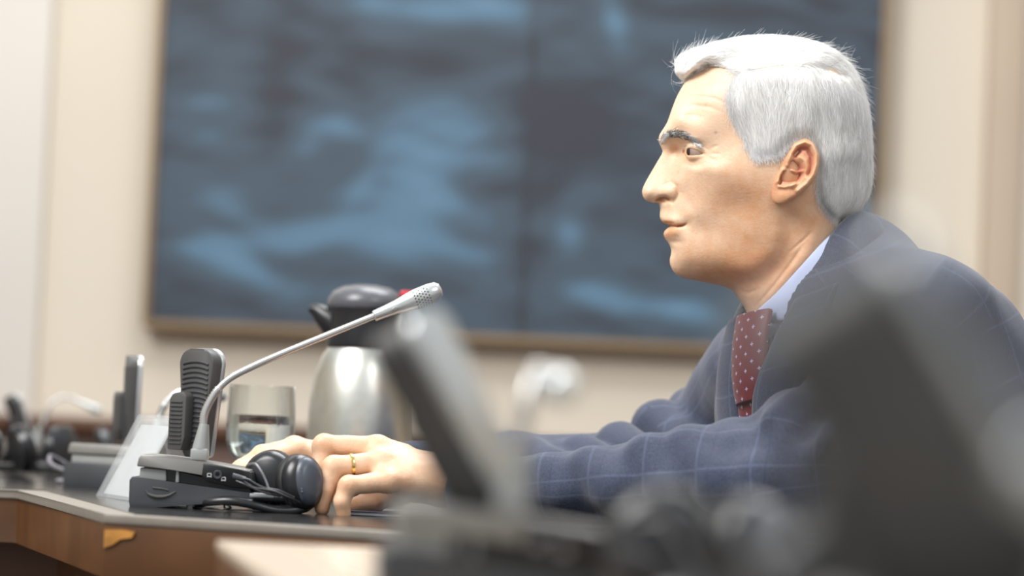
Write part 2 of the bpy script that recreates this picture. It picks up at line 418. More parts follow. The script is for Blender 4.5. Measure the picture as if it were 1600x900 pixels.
def conference_unit(loc, yaw, label, path, head_dir=None, lean=0.0, pyaw=-40.0, head_scale=1.0, tilt_y=0.0, scale=1.0, th=0.016):
    t = empty('microphone_unit', loc, yaw, label, 'microphone', 'microphone units on the conference tables'); t.scale = (scale,) * 3
    y0, y1 = -0.045, 0.05
    # base: a wedge that is thick at its left end
    base = [L2(211, 801), L2(209, 790), L2(210, 756), L2(214, 751), L2(240, 754), L2(300, 763), L2(380, 774), L2(425, 780), L2(430, 787), L2(425, 793), L2(360, 791), L2(300, 795), L2(262, 796), L2(250, 801)]
    bm = bm_new(); add_prism(bm, base, y0, y1, 0.0012)
    bs = from_bm('base', bm, u_base, t)
    # crescent grip
    bm = bm_new(); g = [(*L2(x, y),) for x, y in ((235, 771), (240, 778), (252, 782), (268, 781), (282, 774), (268, 777), (250, 776), (246, 768), (262, 770), (270, 772))]
    add_tube(bm, spline([(p[0], y0 - 0.0004, p[1]) for p in g[:5]], 24), [0.0004 + 0.0013 * math.sin(math.pi * i / 23) for i in range(24)], 8)
    add_tube(bm, spline([(p[0], y0 - 0.0002, p[1]) for p in (g[7], g[8], g[9])], 12), 0.0008, 6)
    from_bm('grip', bm, u_rib, bs)
    for fx in (-0.06, -0.01, 0.05):
        for fy in (y0 + 0.012, y1 - 0.012):
            bm = bm_new(); add_lathe(bm, [(0, 0), (0.0035, 0), (0.004, 0.0014), (0.0036, 0.0075), (0, 0.0075)], 16, Matrix.Translation((fx, fy, 0)))
            from_bm('rubber_foot', bm, rubber, bs)
    # spacer between base and plate
    bm = bm_new(); add_prism(bm, [L2(224, 754), L2(226, 737), L2(266, 741), L2(266, 758)], y0 + 0.004, y1 - 0.004, 0.0008)
    add_prism(bm, [L2(281, 760), L2(282, 742), L2(286, 742), L2(286, 760)], y0 + 0.003, y1 - 0.003, 0.0004)
    from_bm('spacer', bm, u_collar, t)
    bm = bm_new(); add_prism(bm, [L2(266, 757), L2(267, 740), L2(395, 768), L2(398, 777)], y0 + 0.007, y1 - 0.007)
    from_bm('recess', bm, u_black, t)
    # upper plate
    bm = bm_new(); add_prism(bm, [L2(221, 735), L2(224, 722), L2(229, 716), L2(270, 720), L2(340, 731), L2(398, 741), L2(396, 756), L2(325, 749), L2(285, 742)], y0, y1, 0.0014)
    pl = from_bm('top_plate', bm, u_panel, t)
    bm = bm_new(); add_prism(bm, [L2(322, 750), L2(325, 730), L2(380, 740), L2(400, 744), L2(404, 770), L2(370, 768), L2(330, 758)], y0 - 0.0009, y0 + 0.03, 0.0008)
    sb = from_bm('socket_block', bm, u_black, t)
    bm = bm_new(); jx, jz = L2(347, 748)
    add_lathe(bm, [(0.0016, 0.0), (0.0038, 0.0), (0.0042, 0.0008), (0.0036, 0.0016), (0.0022, 0.0014), (0.0016, 0.0)], 24, zmat((jx, y0 - 0.0008, jz), (0, -1, 0)))
    from_bm('jack_socket', bm, u_base, sb)
    bm = bm_new()
    for ix, iy in ((334, 749), (356, 755)):
        x, z = L2(ix, iy); s_ = 0.0017
        for c, q in (((x, y0 - 0.0012, z + s_), (0.0038, 0.0003, 0.0006)), ((x, y0 - 0.0012, z - s_ * .6), (0.0038, 0.0003, 0.0006)), ((x - s_, y0 - 0.0012, z), (0.0006, 0.0003, 0.0036)), ((x + s_, y0 - 0.0012, z), (0.0006, 0.0003, 0.0036))): add_box(bm, c, q)
    from_bm('icon', bm, white_m, sb)
    # upright ribbed panel with a silver front
    W, H, TH = 0.044, 0.100, th
    cx, cz = L2(308, 722)
    M = Matrix.Translation((cx, 0.004, cz)) @ Matrix.Rotation(math.radians(-lean), 4, 'Y') @ Matrix.Rotation(math.radians(tilt_y), 4, 'X') @ Matrix.Rotation(math.radians(pyaw), 4, 'Z')
    out = rounded(W, H, 0.014)
    bm = bm_new(); add_prism(bm, out, -TH / 2, TH / 2 - 0.004, 0.0016, M=M)
    pn = from_bm('loudspeaker_panel', bm, u_rib, t)
    bm = bm_new(); add_prism(bm, rounded(W * 1.03, H * 1.01, 0.0145), TH / 2 - 0.0042, TH / 2 + 0.001, 0.0012, M=M)
    fr = from_bm('silver_front', bm, u_silver, pn); fr['label'] = 'silver rim and front of the upright panel'
    bm = bm_new()
    for i in range(17):                        # raised slats across the back, bowed like arches
        z = 0.012 + i * 0.0046; hw = 0.0165
        pts = [(hw * s, -TH / 2 - 0.0002, z + 0.0024 * (1 - s * s)) for s in np.linspace(-1, 1, 9)]
        q = bm_new(); add_tube(q, [M @ Vector(p) for p in pts], 0.0011, 6)
        me = bpy.data.meshes.new('tmp'); q.to_mesh(me); q.free(); bm.from_mesh(me); bpy.data.meshes.remove(me)
    from_bm('ribs', bm, u_base, pn)
    bm = bm_new(); add_prism(bm, [(-0.022, 0.006), (-0.022, 0.052), (-0.018, 0.058), (-0.004, 0.060), (0.0, 0.056), (0.0, 0.018), (-0.004, 0.006)], -TH / 2 - 0.011, -TH / 2 + 0.001, 0.0018, M=M)
    bx_ = from_bm('rear_box', bm, u_rib, pn)
    bm = bm_new()
    for i in range(11):
        q = bm_new(); add_tube(q, [M @ Vector((-0.019, -TH / 2 - 0.0112, 0.012 + i * .0038)), M @ Vector((-0.004, -TH / 2 - 0.0112, 0.012 + i * .0038))], 0.0008, 6)
        me = bpy.data.meshes.new('tmp'); q.to_mesh(me); q.free(); bm.from_mesh(me); bpy.data.meshes.remove(me)
    from_bm('box_ribs', bm, u_base, bx_)
    # collar and gooseneck
    ccx, ccz = L2(316, 722)
    bm = bm_new(); yc = -0.028
    add_box(bm, (ccx, yc, ccz + 0.003), (0.016, 0.016, 0.011), 0.002)
    add_lathe(bm, [(0, 0.008), (0.0078, 0.008), (0.0074, 0.012), (0.0048, 0.029), (0.0044, 0.031), (0, 0.031)], 24, zmat((ccx, yc, ccz), (0.09, 0, 1)))
    from_bm('collar', bm, u_collar, t)
    sp = spline(path, 90); nb = 0
    for i in range(90):                           # the flexible part has rings
        pass
    sp_ = [Vector(p) for p in sp]
    rad = [0.0037 + (0.0004 * (1 if (i // 1) % 2 else -1) if i < 34 else -0.0005) for i in range(90)]
    bm = bm_new(); add_tube(bm, sp_, rad, 12)
    gn = from_bm('gooseneck', bm, neck_m, t, angle=80)
    d = (sp_[-1] - sp_[-4]).normalized() if head_dir is None else Vector(head_dir).normalized()
    hs = head_scale
    side = Vector((0, -1, 0)); side = (side - d * side.dot(d)).normalized()
    M = zmat(sp_[-1], d, side)
    prof = [(0, -0.001), (0.0042, -0.001), (0.0046, 0.0), (0.0050, 0.010), (0.0058, 0.022), (0.0076, 0.034), (0.0084, 0.042), (0.0084, 0.055), (0.0074, 0.062), (0.005, 0.0655), (0, 0.0665)]
    bm = bm_new(); add_lathe(bm, [(r * hs * 1.12, z * hs) for r, z in prof], 28, M)
    hd = from_bm('microphone_head', bm, u_silver, t, angle=70)
    hd.data.materials.append(u_silver)
    # grille: small holes drawn as dark recessed studs on the side
    bm = bm_new()
    for i in range(9):
        for j in range(-3, 4):
            zz = (0.040 + i * 0.0026) * hs; aa = math.radians((j + (0.5 if i % 2 else 0)) * 19 + 18)
            R = (0.00835 if i < 6 else 0.0080 - 0.0004 * (i - 6)) * hs * 1.12
            p = Vector((math.cos(aa) * R, math.sin(aa) * R, zz)); nrm_ = Vector((math.cos(aa), math.sin(aa), 0))
            add_lathe(bm, [(0, 0.0001), (0.00075 * hs, 0.0001), (0.00075 * hs, -0.0004)], 8, M @ zmat(p, nrm_, (0, 0, 1)))
    from_bm('grille_holes', bm, u_black, hd)
    bm = bm_new(); p = Vector((math.cos(0.2) * 0.0055, math.sin(0.2) * 0.0055, 0.0174)) * hs * 1.12
    add_lathe(bm, [(0, 0.0006), (0.0014, 0.0005), (0.0018, 0), (0.0018, -0.0005)], 16, M @ zmat(p, (math.cos(.2), math.sin(.2), 0), (0, 0, 1)) @ Matrix.Diagonal((2.1, 1, 1, 1)))
    from_bm('indicator', bm, u_collar, hd)
    return t
def nk(px, py, y): x, z = L2(px, py); return (x, y, z)
u1 = at_z(320, 3.02, TAB + 0.0008)
conference_unit(u1, 0, 'sharp grey microphone unit at the table edge, long silver gooseneck reaching right over the glass',
    [nk(321, 675, -.028), nk(323, 655, -.028), nk(331, 636, -.028), nk(345, 615, -.028), nk(365, 597, -.027), nk(400, 579, -.025), (L2(445, 559)[0], -.022, L2(445, 559)[1]), nk(520, 528, -.018), nk(588, 500, -.014)])
sc2 = 0.9
u2 = at_z(212, 3.62, TAB + 0.0008)
conference_unit(u2, math.radians(58), 'softly blurred microphone unit behind the clear acrylic stand, panel seen edge on',
    [(0.0, -.028, 0.078), (0.004, -.028, 0.088), (0.014, -.029, .100), (0.028, -.030, .108), (.042, -.032, .111), (.056, -.034, .110)], pyaw=-138, head_scale=.7)
u3 = at_z(52, 4.7, TAB + 0.0008)
conference_unit(u3, math.radians(25), 'blurred microphone unit at the far left of the photo, dark panel leaning left',
    [(0.005, -.028, 0.078), (0.012, -.028, 0.10), (0.022, -.030, .125), (0.04, -.034, .137), (.055, -.040, .138), (.07, -.046, .132)], lean=26, pyaw=-75, head_scale=.8, scale=.72)
# foreground units
u4 = at_z(800, 1.64, TAB + 0.0008)
conference_unit(u4, math.radians(4), 'strongly blurred foreground microphone unit right of the steel jug',
    [(-.003, -.028, 0.074), (.0, -.027, 0.09), (0.003, -.022, .104), (0.006, -.012, .113), (.008, -.004, .112)], (0.15, -1, -.15), lean=30, pyaw=-118, head_scale=0.9, scale=1.04, th=.026)
u5 = at_z(1660, 0.80, TAB + 0.0008)
conference_unit(u5, math.radians(6), 'most blurred dark microphone unit, in the lower right corner',
    [(-.002, -.028, 0.074), (-.008, -.030, 0.082), (-.017, -.034, .087), (-.024, -.040, .085), (-.026, -.044, .084)], (-0.1, -1, .05), lean=34, pyaw=-102, head_scale=0.7, th=.046)

# ------------------------------------------------------------------ jug
steel = mat('brushed_steel', (222, 222, 214), 0.34, metal=1.0, noise=0.05, scale=90)
blackp = mat('black_plastic', (34, 34, 37), 0.32, noise=0.05)
lidm = mat('lid_plastic', (88, 89, 94), 0.3, noise=0.04)
redm = mat('red_button', (200, 30, 50), 0.4)
jl = at_z(558, 3.60, TAB + 0.0008)
jug = empty('vacuum_jug', jl, math.radians(0), 'brushed steel vacuum jug with black spout and domed lid behind the hands', 'jug')
bm = bm_new(); add_lathe(bm, [(0, 0), (0.053, 0), (0.056, 0.004), (0.0575, 0.03), (0.0585, 0.07), (0.0575, 0.105), (0.053, 0.135), (0.045, 0.158), (0.037, 0.168), (0.034, 0.172), (0, 0.172)], 64)
from_bm('body', bm, steel, jug, angle=50)
bm = bm_new(); add_lathe(bm, [(0.052, 0.0), (0.0575, 0.0005), (0.0585, 0.008), (0.0572, 0.012), (0.052, 0.012)], 64, close=True); from_bm('base_ring', bm, blackp, jug)
bm = bm_new(); add_lathe(bm, [(0, 0.166), (0.0405, 0.166), (0.0415, 0.172), (0.0400, 0.190), (0.0405, 0.207), (0.041, 0.209), (0, 0.209)], 48)
from_bm('neck', bm, blackp, jug)
bm = bm_new(); add_tube(bm, spline([(-0.026, 0, 0.186), (-0.042, 0, 0.197), (-0.053, 0, 0.2045), (-0.062, 0, 0.2075)], 14), list(np.linspace(0.019, 0.0038, 14)), 14)
from_bm('spout', bm, blackp, jug)
bm = bm_new(); add_lathe(bm, [(0.041, 0.209), (0.0425, 0.212), (0.0415, 0.219), (0.036, 0.2275), (0.026, 0.233), (0.012, 0.2355), (0, 0.236)], 48); 
ld = from_bm('lid', bm, lidm, jug, angle=60)
bm = bm_new(); add_box(bm, (0.045, 0, 0.226), (0.016, 0.018, 0.010), 0.003); bt = from_bm('button', bm, redm, ld); bt['label'] = 'red release button'
bm = bm_new(); add_tube(bm, spline([(0.020, 0.028, 0.216), (0.030, 0.052, 0.219), (0.038, 0.070, 0.205), (0.041, 0.076, 0.17), (0.040, 0.072, 0.12), (0.036, 0.062, 0.075), (0.030, 0.047, 0.05)], 40), 0.0095, 14, flat=1.3)
from_bm('handle', bm, blackp, jug)

# ------------------------------------------------------------------ glass of water
def glassmat(name, rgb=(1, 1, 1), rough=0.0, ior=1.45):
    m = bpy.data.materials.new(name); m.use_nodes = True; b = m.node_tree.nodes['Principled BSDF']
    b.inputs['Base Color'].default_value = (*rgb, 1); b.inputs['Roughness'].default_value = rough
    b.inputs['IOR'].default_value = ior; b.inputs['Transmission Weight'].default_value = 1.0
    nz = m.node_tree.nodes.new('ShaderNodeTexNoise'); nz.inputs['Scale'].default_value = 14
    bp = m.node_tree.nodes.new('ShaderNodeBump'); bp.inputs['Strength'].default_value = 0.03; bp.inputs['Distance'].default_value = 0.002
    m.node_tree.links.new(nz.outputs['Fac'], bp.inputs['Height']); m.node_tree.links.new(bp.outputs[0], b.inputs['Normal'])
    return m
def thin_glass(name):
    m = bpy.data.materials.new(name); m.use_nodes = True; N = m.node_tree.nodes; L = m.node_tree.links; N.clear()
    o = N.new('ShaderNodeOutputMaterial'); mx = N.new('ShaderNodeMixShader'); tr = N.new('ShaderNodeBsdfTransparent'); gs = N.new('ShaderNodeBsdfGlossy')
    tr.inputs[0].default_value = (0.97, 0.985, 0.98, 1); gs.inputs['Roughness'].default_value = 0.03
    lw = N.new('ShaderNodeLayerWeight'); lw.inputs[0].default_value = 0.28; L.new(lw.outputs['Facing'], mx.inputs[0])
    L.new(tr.outputs[0], mx.inputs[1]); L.new(gs.outputs[0], mx.inputs[2]); L.new(mx.outputs[0], o.inputs[0]); return m
gl = thin_glass('clear_glass'); wt = glassmat('water', (0.97, 0.99, 1.0), ior=1.33)
gloc = at_z(402, 3.42, TAB + 0.0008)
g = empty('water_glass', gloc, 0, 'clear drinking glass half full of water beside the steel jug', 'glass')
bm = bm_new()
add_lathe(bm, [(0, 0), (0.030, 0), (0.031, 0.002), (0.012, 0.006), (0.009, 0.016), (0.012, 0.030), (0.022, 0.036), (0.031, 0.046), (0.0355, 0.060), (0.0362, 0.078), (0.0345, 0.116), (0.0338, 0.1185), (0.0330, 0.116), (0.0347, 0.078), (0.034, 0.061), (0.0295, 0.048), (0.020, 0.040), (0, 0.037)], 64)
from_bm('bowl', bm, gl, g, angle=60)
bm = bm_new(); add_lathe(bm, [(0, 0.0366), (0.0203, 0.0396), (0.0299, 0.0476), (0.0345, 0.0610), (0.0352, 0.078), (0.0348, 0.0875), (0, 0.0872)], 64)
setp(from_bm('water', bm, wt, g, angle=60), 'clear water filling the lower half')

# ------------------------------------------------------------------ acrylic stand
ac = mat('clear_acrylic', (225, 230, 232), 0.12, noise=0.02, Alpha=0.26, bump=0.3, bscale=30)
al = at_z(232, 3.22, TAB + 0.0008)
st = empty('acrylic_stand', al, math.radians(20), 'clear folded acrylic name stand leaning behind the sharp microphone unit', 'name stand')
bm = bm_new(); add_prism(bm, [(-0.036, 0), (-0.0335, 0), (0.006, 0.080), (0.026, 0.080), (0.047, 0.0), (0.0495, 0), (0.0285, 0.083), (0.0035, 0.083)], -0.075, 0.075, 0.0006)
from_bm('folded_sheet', bm, ac, st)
paper = mat('name_card', (196, 198, 200), 0.6)
bm = bm_new(); add_prism(bm, [(-0.030, 0.003), (-0.0294, 0.003), (0.0058, 0.073), (0.0052, 0.073)], -0.060, 0.065); 
setp(from_bm('name_card', bm, paper, st), 'plain pale card inside the clear stand')

# ------------------------------------------------------------------ headset in front of the unit
h_pad = mat('ear_pad_black', (20, 20, 21), 0.6, noise=0.1, bump=0.2)
h_sh = mat('headset_shell', (30, 31, 34), 0.3, noise=0.05)
h_cap = mat('headset_cap_blue_grey', (70, 76, 86), 0.35, noise=0.05)
print_m = mat('headset_print', (120, 124, 130), 0.5)
KH = 2.985 / FPX
ROW0 = 450 - (at_z(440, 2.985, TAB) - CAM).dot(UP) / (at_z(440, 2.985, TAB) - CAM).dot(FW) * FPX
def HL(px, py, y=0.0):
    dx = (px - 440) * KH; dz = (ROW0 - py) * KH
    return Vector((dx * cr - dz * sr, y, dz * cr + dx * sr))
def headset(loc, rz, label, scale=1.0, leads=True):
    hs = empty('headset', loc, rz, label, 'headphones', 'black headsets'); hs.scale = (scale,) * 3
    def cup(px, py, R, tilt, yaw, name_, depth=0.022, y=0.0, sz=1.0):
        c = HL(px, py, y); n = Vector((math.sin(math.radians(yaw)), -math.cos(math.radians(yaw)), math.sin(math.radians(tilt))))
        M = zmat(c, n, (0, 0, 1)) @ Matrix.Diagonal((1.08, sz, 1, 1))
        bm = bm_new(); add_lathe(bm, [(R * .45, -0.011), (R * .8, -0.0125), (R * .97, -0.009), (R * 1.0, -0.003), (R * .92, 0.001), (R * .45, 0.001)], 40, M, close=True)
        p = from_bm('ear_cushion', bm, h_pad, hs, angle=70)
        bm = bm_new(); add_lathe(bm, [(0, -0.004), (R * .9, -0.002), (R * .96, 0.002), (R * .9, 0.008), (R * .72, 0.0125), (R * .6, 0.014), (0, 0.0145)], 40, M)
        s_ = from_bm('ear_cup', bm, h_sh, hs, angle=70)
        return M, s_
    M1, _ = cup(418, 752, 0.0265, 8, -14, 'a', y=0.030)
    M2, s2 = cup(470, 756, 0.0255, 12, 38, 'b', y=0.0, sz=0.9)
    bm = bm_new(); add_lathe(bm, [(0.0, 0.019), (0.010, 0.0185), (0.0155, 0.0165), (0.018, 0.0115), (0.018, 0.009)], 32, M2 @ Matrix.Diagonal((1.15, 0.95, 1, 1)))
    cp = from_bm('cup_cap', bm, h_cap, s2, angle=70)
    bm = bm_new()
    for i in range(9): add_box(bm, M2 @ Vector((-0.010 + i * 0.0024, 0.0125 * (1 if i % 2 else .98), 0.0166)), (0.0012, 0.0006, 0.0012))
    from_bm('print', bm, print_m, s2)
    bm = bm_new(); pts = [HL(478, 790, -.002), HL(462, 797, -.008), HL(430, 797, -.014), HL(395, 788, -.018), HL(360, 783, -.018), HL(330, 785, -.012), HL(315, 788, 0.0)]
    add_tube(bm, spline(pts, 50), [0.0062 - 0.002 * (i / 49) for i in range(50)], 12, flat=0.8)
    from_bm('headband', bm, h_sh, hs, angle=70)
    bm = bm_new(); pts = [HL(480, 786, .006), HL(470, 783, .0), HL(440, 780, -.010), HL(412, 778, -.016), HL(398, 777, -.018)]
    add_tube(bm, spline(pts, 30), 0.0042, 12); from_bm('slider_arm', bm, h_sh, hs)
    bm = bm_new(); add_box(bm, HL(412, 775, -.0225), (0.022, 0.002, 0.0035), 0.0008); from_bm('metal_clip', bm, u_silver, hs)
    cab = mat('cable_dark', (44, 44, 48), 0.4); cabl = mat('cable_loop_grey', (112, 112, 116), 0.35)  # the loop is a lighter grey than the other leads
    bm = bm_new()
    for pts, r in (([HL(380, 747, -.022), HL(392, 751, -.024), HL(412, 762, -.024), HL(440, 768, -.024), HL(462, 778, -.020)], .0012),
                   ([HL(384, 752, -.022), HL(400, 762, -.025), HL(430, 768, -.027), HL(455, 778, -.024), HL(470, 786, -.016)], .0012),
                   ([HL(372, 752, -.022), HL(385, 757, -.026), HL(410, 768, -.027), HL(425, 772, -.026), HL(440, 776, -.020)], .0010)):
        add_tube(bm, spline(pts, 40), r, 8)
    from_bm('cable', bm, cab, hs)
    bm = bm_new(); add_tube(bm, spline([HL(388, 727, -.004), HL(400, 726, -.012), HL(410, 737, -.018), HL(418, 752, -.021), HL(424, 768, -.024)], 40), 0.0011, 8); from_bm('cable_loop', bm, cabl, hs)
    bm = bm_new(); add_tube(bm, [HL(366, 745, -.021), HL(386, 750, -.021)], [0.0032, 0.0026], 12); add_tube(bm, [HL(386, 750, -.021), HL(394, 752, -.022)], 0.0016, 10); from_bm('plug', bm, u_base, hs)
    if not leads: return hs
    bm = bm_new(); b0 = lambda px, q, z: Vector(((px - 440) * KH, q, z))
    add_tube(bm, spline([b0(300, .0, .0014), b0(330, -.012, .0014), b0(352, -.020, .0014), b0(362, -.012, .003), b0(352, -.006, .006), b0(356, -.015, .0014), b0(385, -.020, .0014), b0(420, -.018, .0014), b0(455, -.014, .0014)], 60), 0.0010, 8)
    from_bm('trailing_cable', bm, cab, hs)
    return hs
headset(at_z(440, 2.985, TAB + 0.0008), 0, 'black headset with two round ear cups lying beside the fingers of the left hand')
headset(at_z(1110, 1.50, TAB + 0.0008), math.radians(10), 'blurred black headset in the foreground to the right of the blurred microphone unit', 1.15, False)
headset(at_z(1330, 1.02, TAB + 0.0008), math.radians(-15), 'blurred black headset in the lower right corner of the foreground', 1.15, False)

# notebook under the hand
nb = at_z(585, 3.02, TAB + 0.0008)
nbm = mat('notebook_cover', (34, 46, 82), 0.4); pg = mat('paper_pages', (232, 232, 228), 0.7)
bk = empty('notebook', nb, math.radians(-4), 'dark blue thin notebook lying under the left hand', 'notebook')
bm = bm_new(); add_box(bm, (0.006, 0.035, 0.0018), (0.062, 0.12, 0.0026), 0.0003); from_bm('pages', bm, pg, bk)
bm = bm_new(); add_box(bm, (0.006, 0.035, 0.0036), (0.066, 0.124, 0.001), 0.0003); add_box(bm, (0.006, 0.035, 0.0004), (0.066, 0.124, 0.0008), 0.0002); from_bm('cover', bm, nbm, bk)

# cable bundle and dark headsets on the far part of the table
cl = at_z(105, 3.75, TAB + 0.0006)
bm = bm_new()
def cb(px, dy, z): return Vector(((px - 105) * 3.75 / FPX, dy, z))
add_tube(bm, spline([cb(215, -.02, .003), cb(180, -.05, .003), cb(130, -.05, .012), cb(85, -.02, .020), cb(73, .02, .030), cb(90, .05, .022), cb(120, .03, .010), cb(150, .0, .004), cb(185, .03, .003), cb(150, .06, .003), cb(95, .0, .003), cb(110, -.06, .003), cb(160, -.07, .003)], 120), 0.0022, 8)
o = from_bm('cable', bm, mat('cable_grey', (128, 126, 132), 0.3)); o.location = cl
setp(o, 'loose loop of thin grey cable on the table behind the acrylic stand', 'cable')
def far_headset(px, D, rz, label):
    l = at_z(px, D, TAB + 0.0008); t = empty('headset', l, rz, label, 'headphones', 'blurred headsets on the far left table')
    for s_ in (-1, 1):
        M = zmat((0.03 * s_, 0, 0.034), (s_, -.3, .3), (0, 0, 1))
        bm = bm_new(); add_lathe(bm, [(0, -0.006), (0.026, -0.008), (0.030, 0), (0.026, 0.009), (0.012, 0.014), (0, 0.014)], 28, M); from_bm('ear_cup', bm, h_sh, t)
    bm = bm_new(); add_tube(bm, spline([(-0.04, 0, 0.03), (-0.06, 0.03, 0.012), (-0.04, 0.10, 0.007), (0.04, 0.10, 0.007), (0.06, 0.03, 0.012), (0.04, 0, 0.03)], 40), 0.0055, 10); from_bm('headband', bm, h_sh, t)
far_headset(128, 4.3, 0.3, 'black headset lying on the far table behind the grey cable loop')
far_headset(0, 3.95, 0.8, 'black headset at the left border of the photo, at the table edge')
far_headset(60, 4.15, -0.3, 'black headset in the shade before the far left microphone unit')
# ------------------------------------------------------------------ the man: materials
def attr_mat(name, build):
    m = bpy.data.materials.new(name); m.use_nodes = True
    build(m.node_tree, m.node_tree.nodes, m.node_tree.links, m.node_tree.nodes['Principled BSDF']); return m
def _skin(nt, N, L, b):
    at = N.new('ShaderNodeAttribute'); at.attribute_name = 'flush_shade'
    r = N.new('ShaderNodeValToRGB'); e = r.color_ramp.elements
    e[0].position = 0; e[0].color = lin((236, 202, 172)); e[1].position = 1; e[1].color = lin((168, 84, 66))
    q = e.new(0.35); q.color = lin((219, 165, 124)); q = e.new(0.6); q.color = lin((200, 130, 108))
    nz = N.new('ShaderNodeTexNoise'); nz.inputs['Scale'].default_value = 70; nz.inputs['Detail'].default_value = 8; nz.inputs['Roughness'].default_value = 0.65
    tc = N.new('ShaderNodeTexCoord'); L.new(tc.outputs['Object'], nz.inputs['Vector'])
    ma = N.new('ShaderNodeMath'); ma.operation = 'MULTIPLY_ADD'; ma.inputs[1].default_value = 0.55; ma.inputs[2].default_value = -0.27
    L.new(nz.outputs['Fac'], ma.inputs[0]); ad = N.new('ShaderNodeMath'); ad.operation = 'ADD'
    L.new(ma.outputs[0], ad.inputs[0]); L.new(at.outputs['Fac'], ad.inputs[1]); L.new(ad.outputs[0], r.inputs[0])
    sp = N.new('ShaderNodeAttribute'); sp.attribute_name = 'mark_shade'
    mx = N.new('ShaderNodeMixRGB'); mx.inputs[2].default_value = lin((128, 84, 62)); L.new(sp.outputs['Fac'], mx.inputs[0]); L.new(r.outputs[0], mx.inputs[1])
    L.new(mx.outputs[0], b.inputs['Base Color'])
    b.inputs['Roughness'].default_value = 0.48; b.inputs['Subsurface Weight'].default_value = 0.22
    b.inputs['Subsurface Radius'].default_value = (1.0, 0.35, 0.2); b.inputs['Subsurface Scale'].default_value = 0.006
    n2 = N.new('ShaderNodeTexNoise'); n2.inputs['Scale'].default_value = 420; L.new(tc.outputs['Object'], n2.inputs['Vector'])
    bp = N.new('ShaderNodeBump'); bp.inputs['Strength'].default_value = 0.5; bp.inputs['Distance'].default_value = 0.0005
    L.new(n2.outputs['Fac'], bp.inputs['Height']); L.new(bp.outputs[0], b.inputs['Normal'])
skin = attr_mat('skin', _skin)
def _hair(nt, N, L, b):
    at = N.new('ShaderNodeAttribute'); at.attribute_name = 'shade'
    r = N.new('ShaderNodeValToRGB'); e = r.color_ramp.elements
    e[0].position = 0; e[0].color = lin((70, 62, 58)); e[1].position = 1; e[1].color = lin((255, 255, 255))
    q = e.new(0.5); q.color = lin((232, 231, 226))
    L.new(at.outputs['Fac'], r.inputs[0]); L.new(r.outputs[0], b.inputs['Base Color'])
    b.inputs['Roughness'].default_value = 0.45; b.inputs['Specular IOR Level'].default_value = 0.35
    b.inputs['Subsurface Weight'].default_value = 0.0
hairm = attr_mat('white_hair', _hair)
def _cloth(nt, N, L, b):
    at = N.new('ShaderNodeAttribute'); at.attribute_name = 'cloth_uv'; sx = N.new('ShaderNodeSeparateXYZ'); L.new(at.outputs['Vector'], sx.inputs[0])
    def M(op, a, bb=None, c=None):
        n = N.new('ShaderNodeMath'); n.operation = op
        for i, v in enumerate((a, bb, c)):
            if v is None: continue
            if isinstance(v, (int, float)): n.inputs[i].default_value = v
            else: L.new(v, n.inputs[i])
        return n.outputs[0]
    def line(s, period, wd):
        f = M('FRACT', M('DIVIDE', s, period)); d = M('ABSOLUTE', M('SUBTRACT', f, 0.5))
        n = N.new('ShaderNodeMapRange'); n.inputs['From Min'].default_value = wd / period; n.inputs['From Max'].default_value = wd * 0.4 / period
        L.new(d, n.inputs['Value']); return n.outputs[0]
    u, v = sx.outputs[0], sx.outputs[1]
    pane = M('MAXIMUM', line(u, 0.044, 0.0016), line(v, 0.052, 0.0016))
    fine = M('MAXIMUM', line(M('ADD', u, .011), 0.044, 0.0008), line(M('ADD', v, .012), 0.052, 0.0008))
    tc = N.new('ShaderNodeTexCoord'); nz = N.new('ShaderNodeTexNoise'); nz.inputs['Scale'].default_value = 1100; nz.inputs['Detail'].default_value = 3; L.new(tc.outputs['Object'], nz.inputs['Vector'])
    r = N.new('ShaderNodeValToRGB'); e = r.color_ramp.elements; e[0].position = .35; e[0].color = lin((46, 51, 68)); e[1].position = .68; e[1].color = lin((77, 84, 104)); L.new(nz.outputs['Fac'], r.inputs[0])
    m1 = N.new('ShaderNodeMixRGB'); m1.inputs[2].default_value = lin((120, 134, 164)); L.new(M('MULTIPLY', pane, 0.17), m1.inputs[0]); L.new(r.outputs[0], m1.inputs[1])
    m2 = N.new('ShaderNodeMixRGB'); m2.inputs[2].default_value = lin((40, 46, 70)); L.new(M('MULTIPLY', fine, 0.35), m2.inputs[0]); L.new(m1.outputs[0], m2.inputs[1])
    L.new(m2.outputs[0], b.inputs['Base Color']); b.inputs['Roughness'].default_value = 0.85
    b.inputs['Sheen Weight'].default_value = 0.25; b.inputs['Sheen Roughness'].default_value = 0.5; b.inputs['Specular IOR Level'].default_value = 0.2
    wv = N.new('ShaderNodeTexNoise'); wv.inputs['Scale'].default_value = 900; L.new(tc.outputs['Object'], wv.inputs['Vector'])
    bp = N.new('ShaderNodeBump'); bp.inputs['Strength'].default_value = 0.35; bp.inputs['Distance'].default_value = 0.0006; L.new(wv.outputs['Fac'], bp.inputs['Height']); L.new(bp.outputs[0], b.inputs['Normal'])
cloth = attr_mat('blue_check_wool', _cloth)
shirt_m = mat('pale_blue_cotton', (186, 198, 232), 0.75, noise=0.02, bump=0.1)
trou_m = mat('dark_blue_wool', (50, 58, 84), 0.85, noise=0.06, bump=0.2)
shoe_m = mat('black_leather', (22, 20, 20), 0.3)
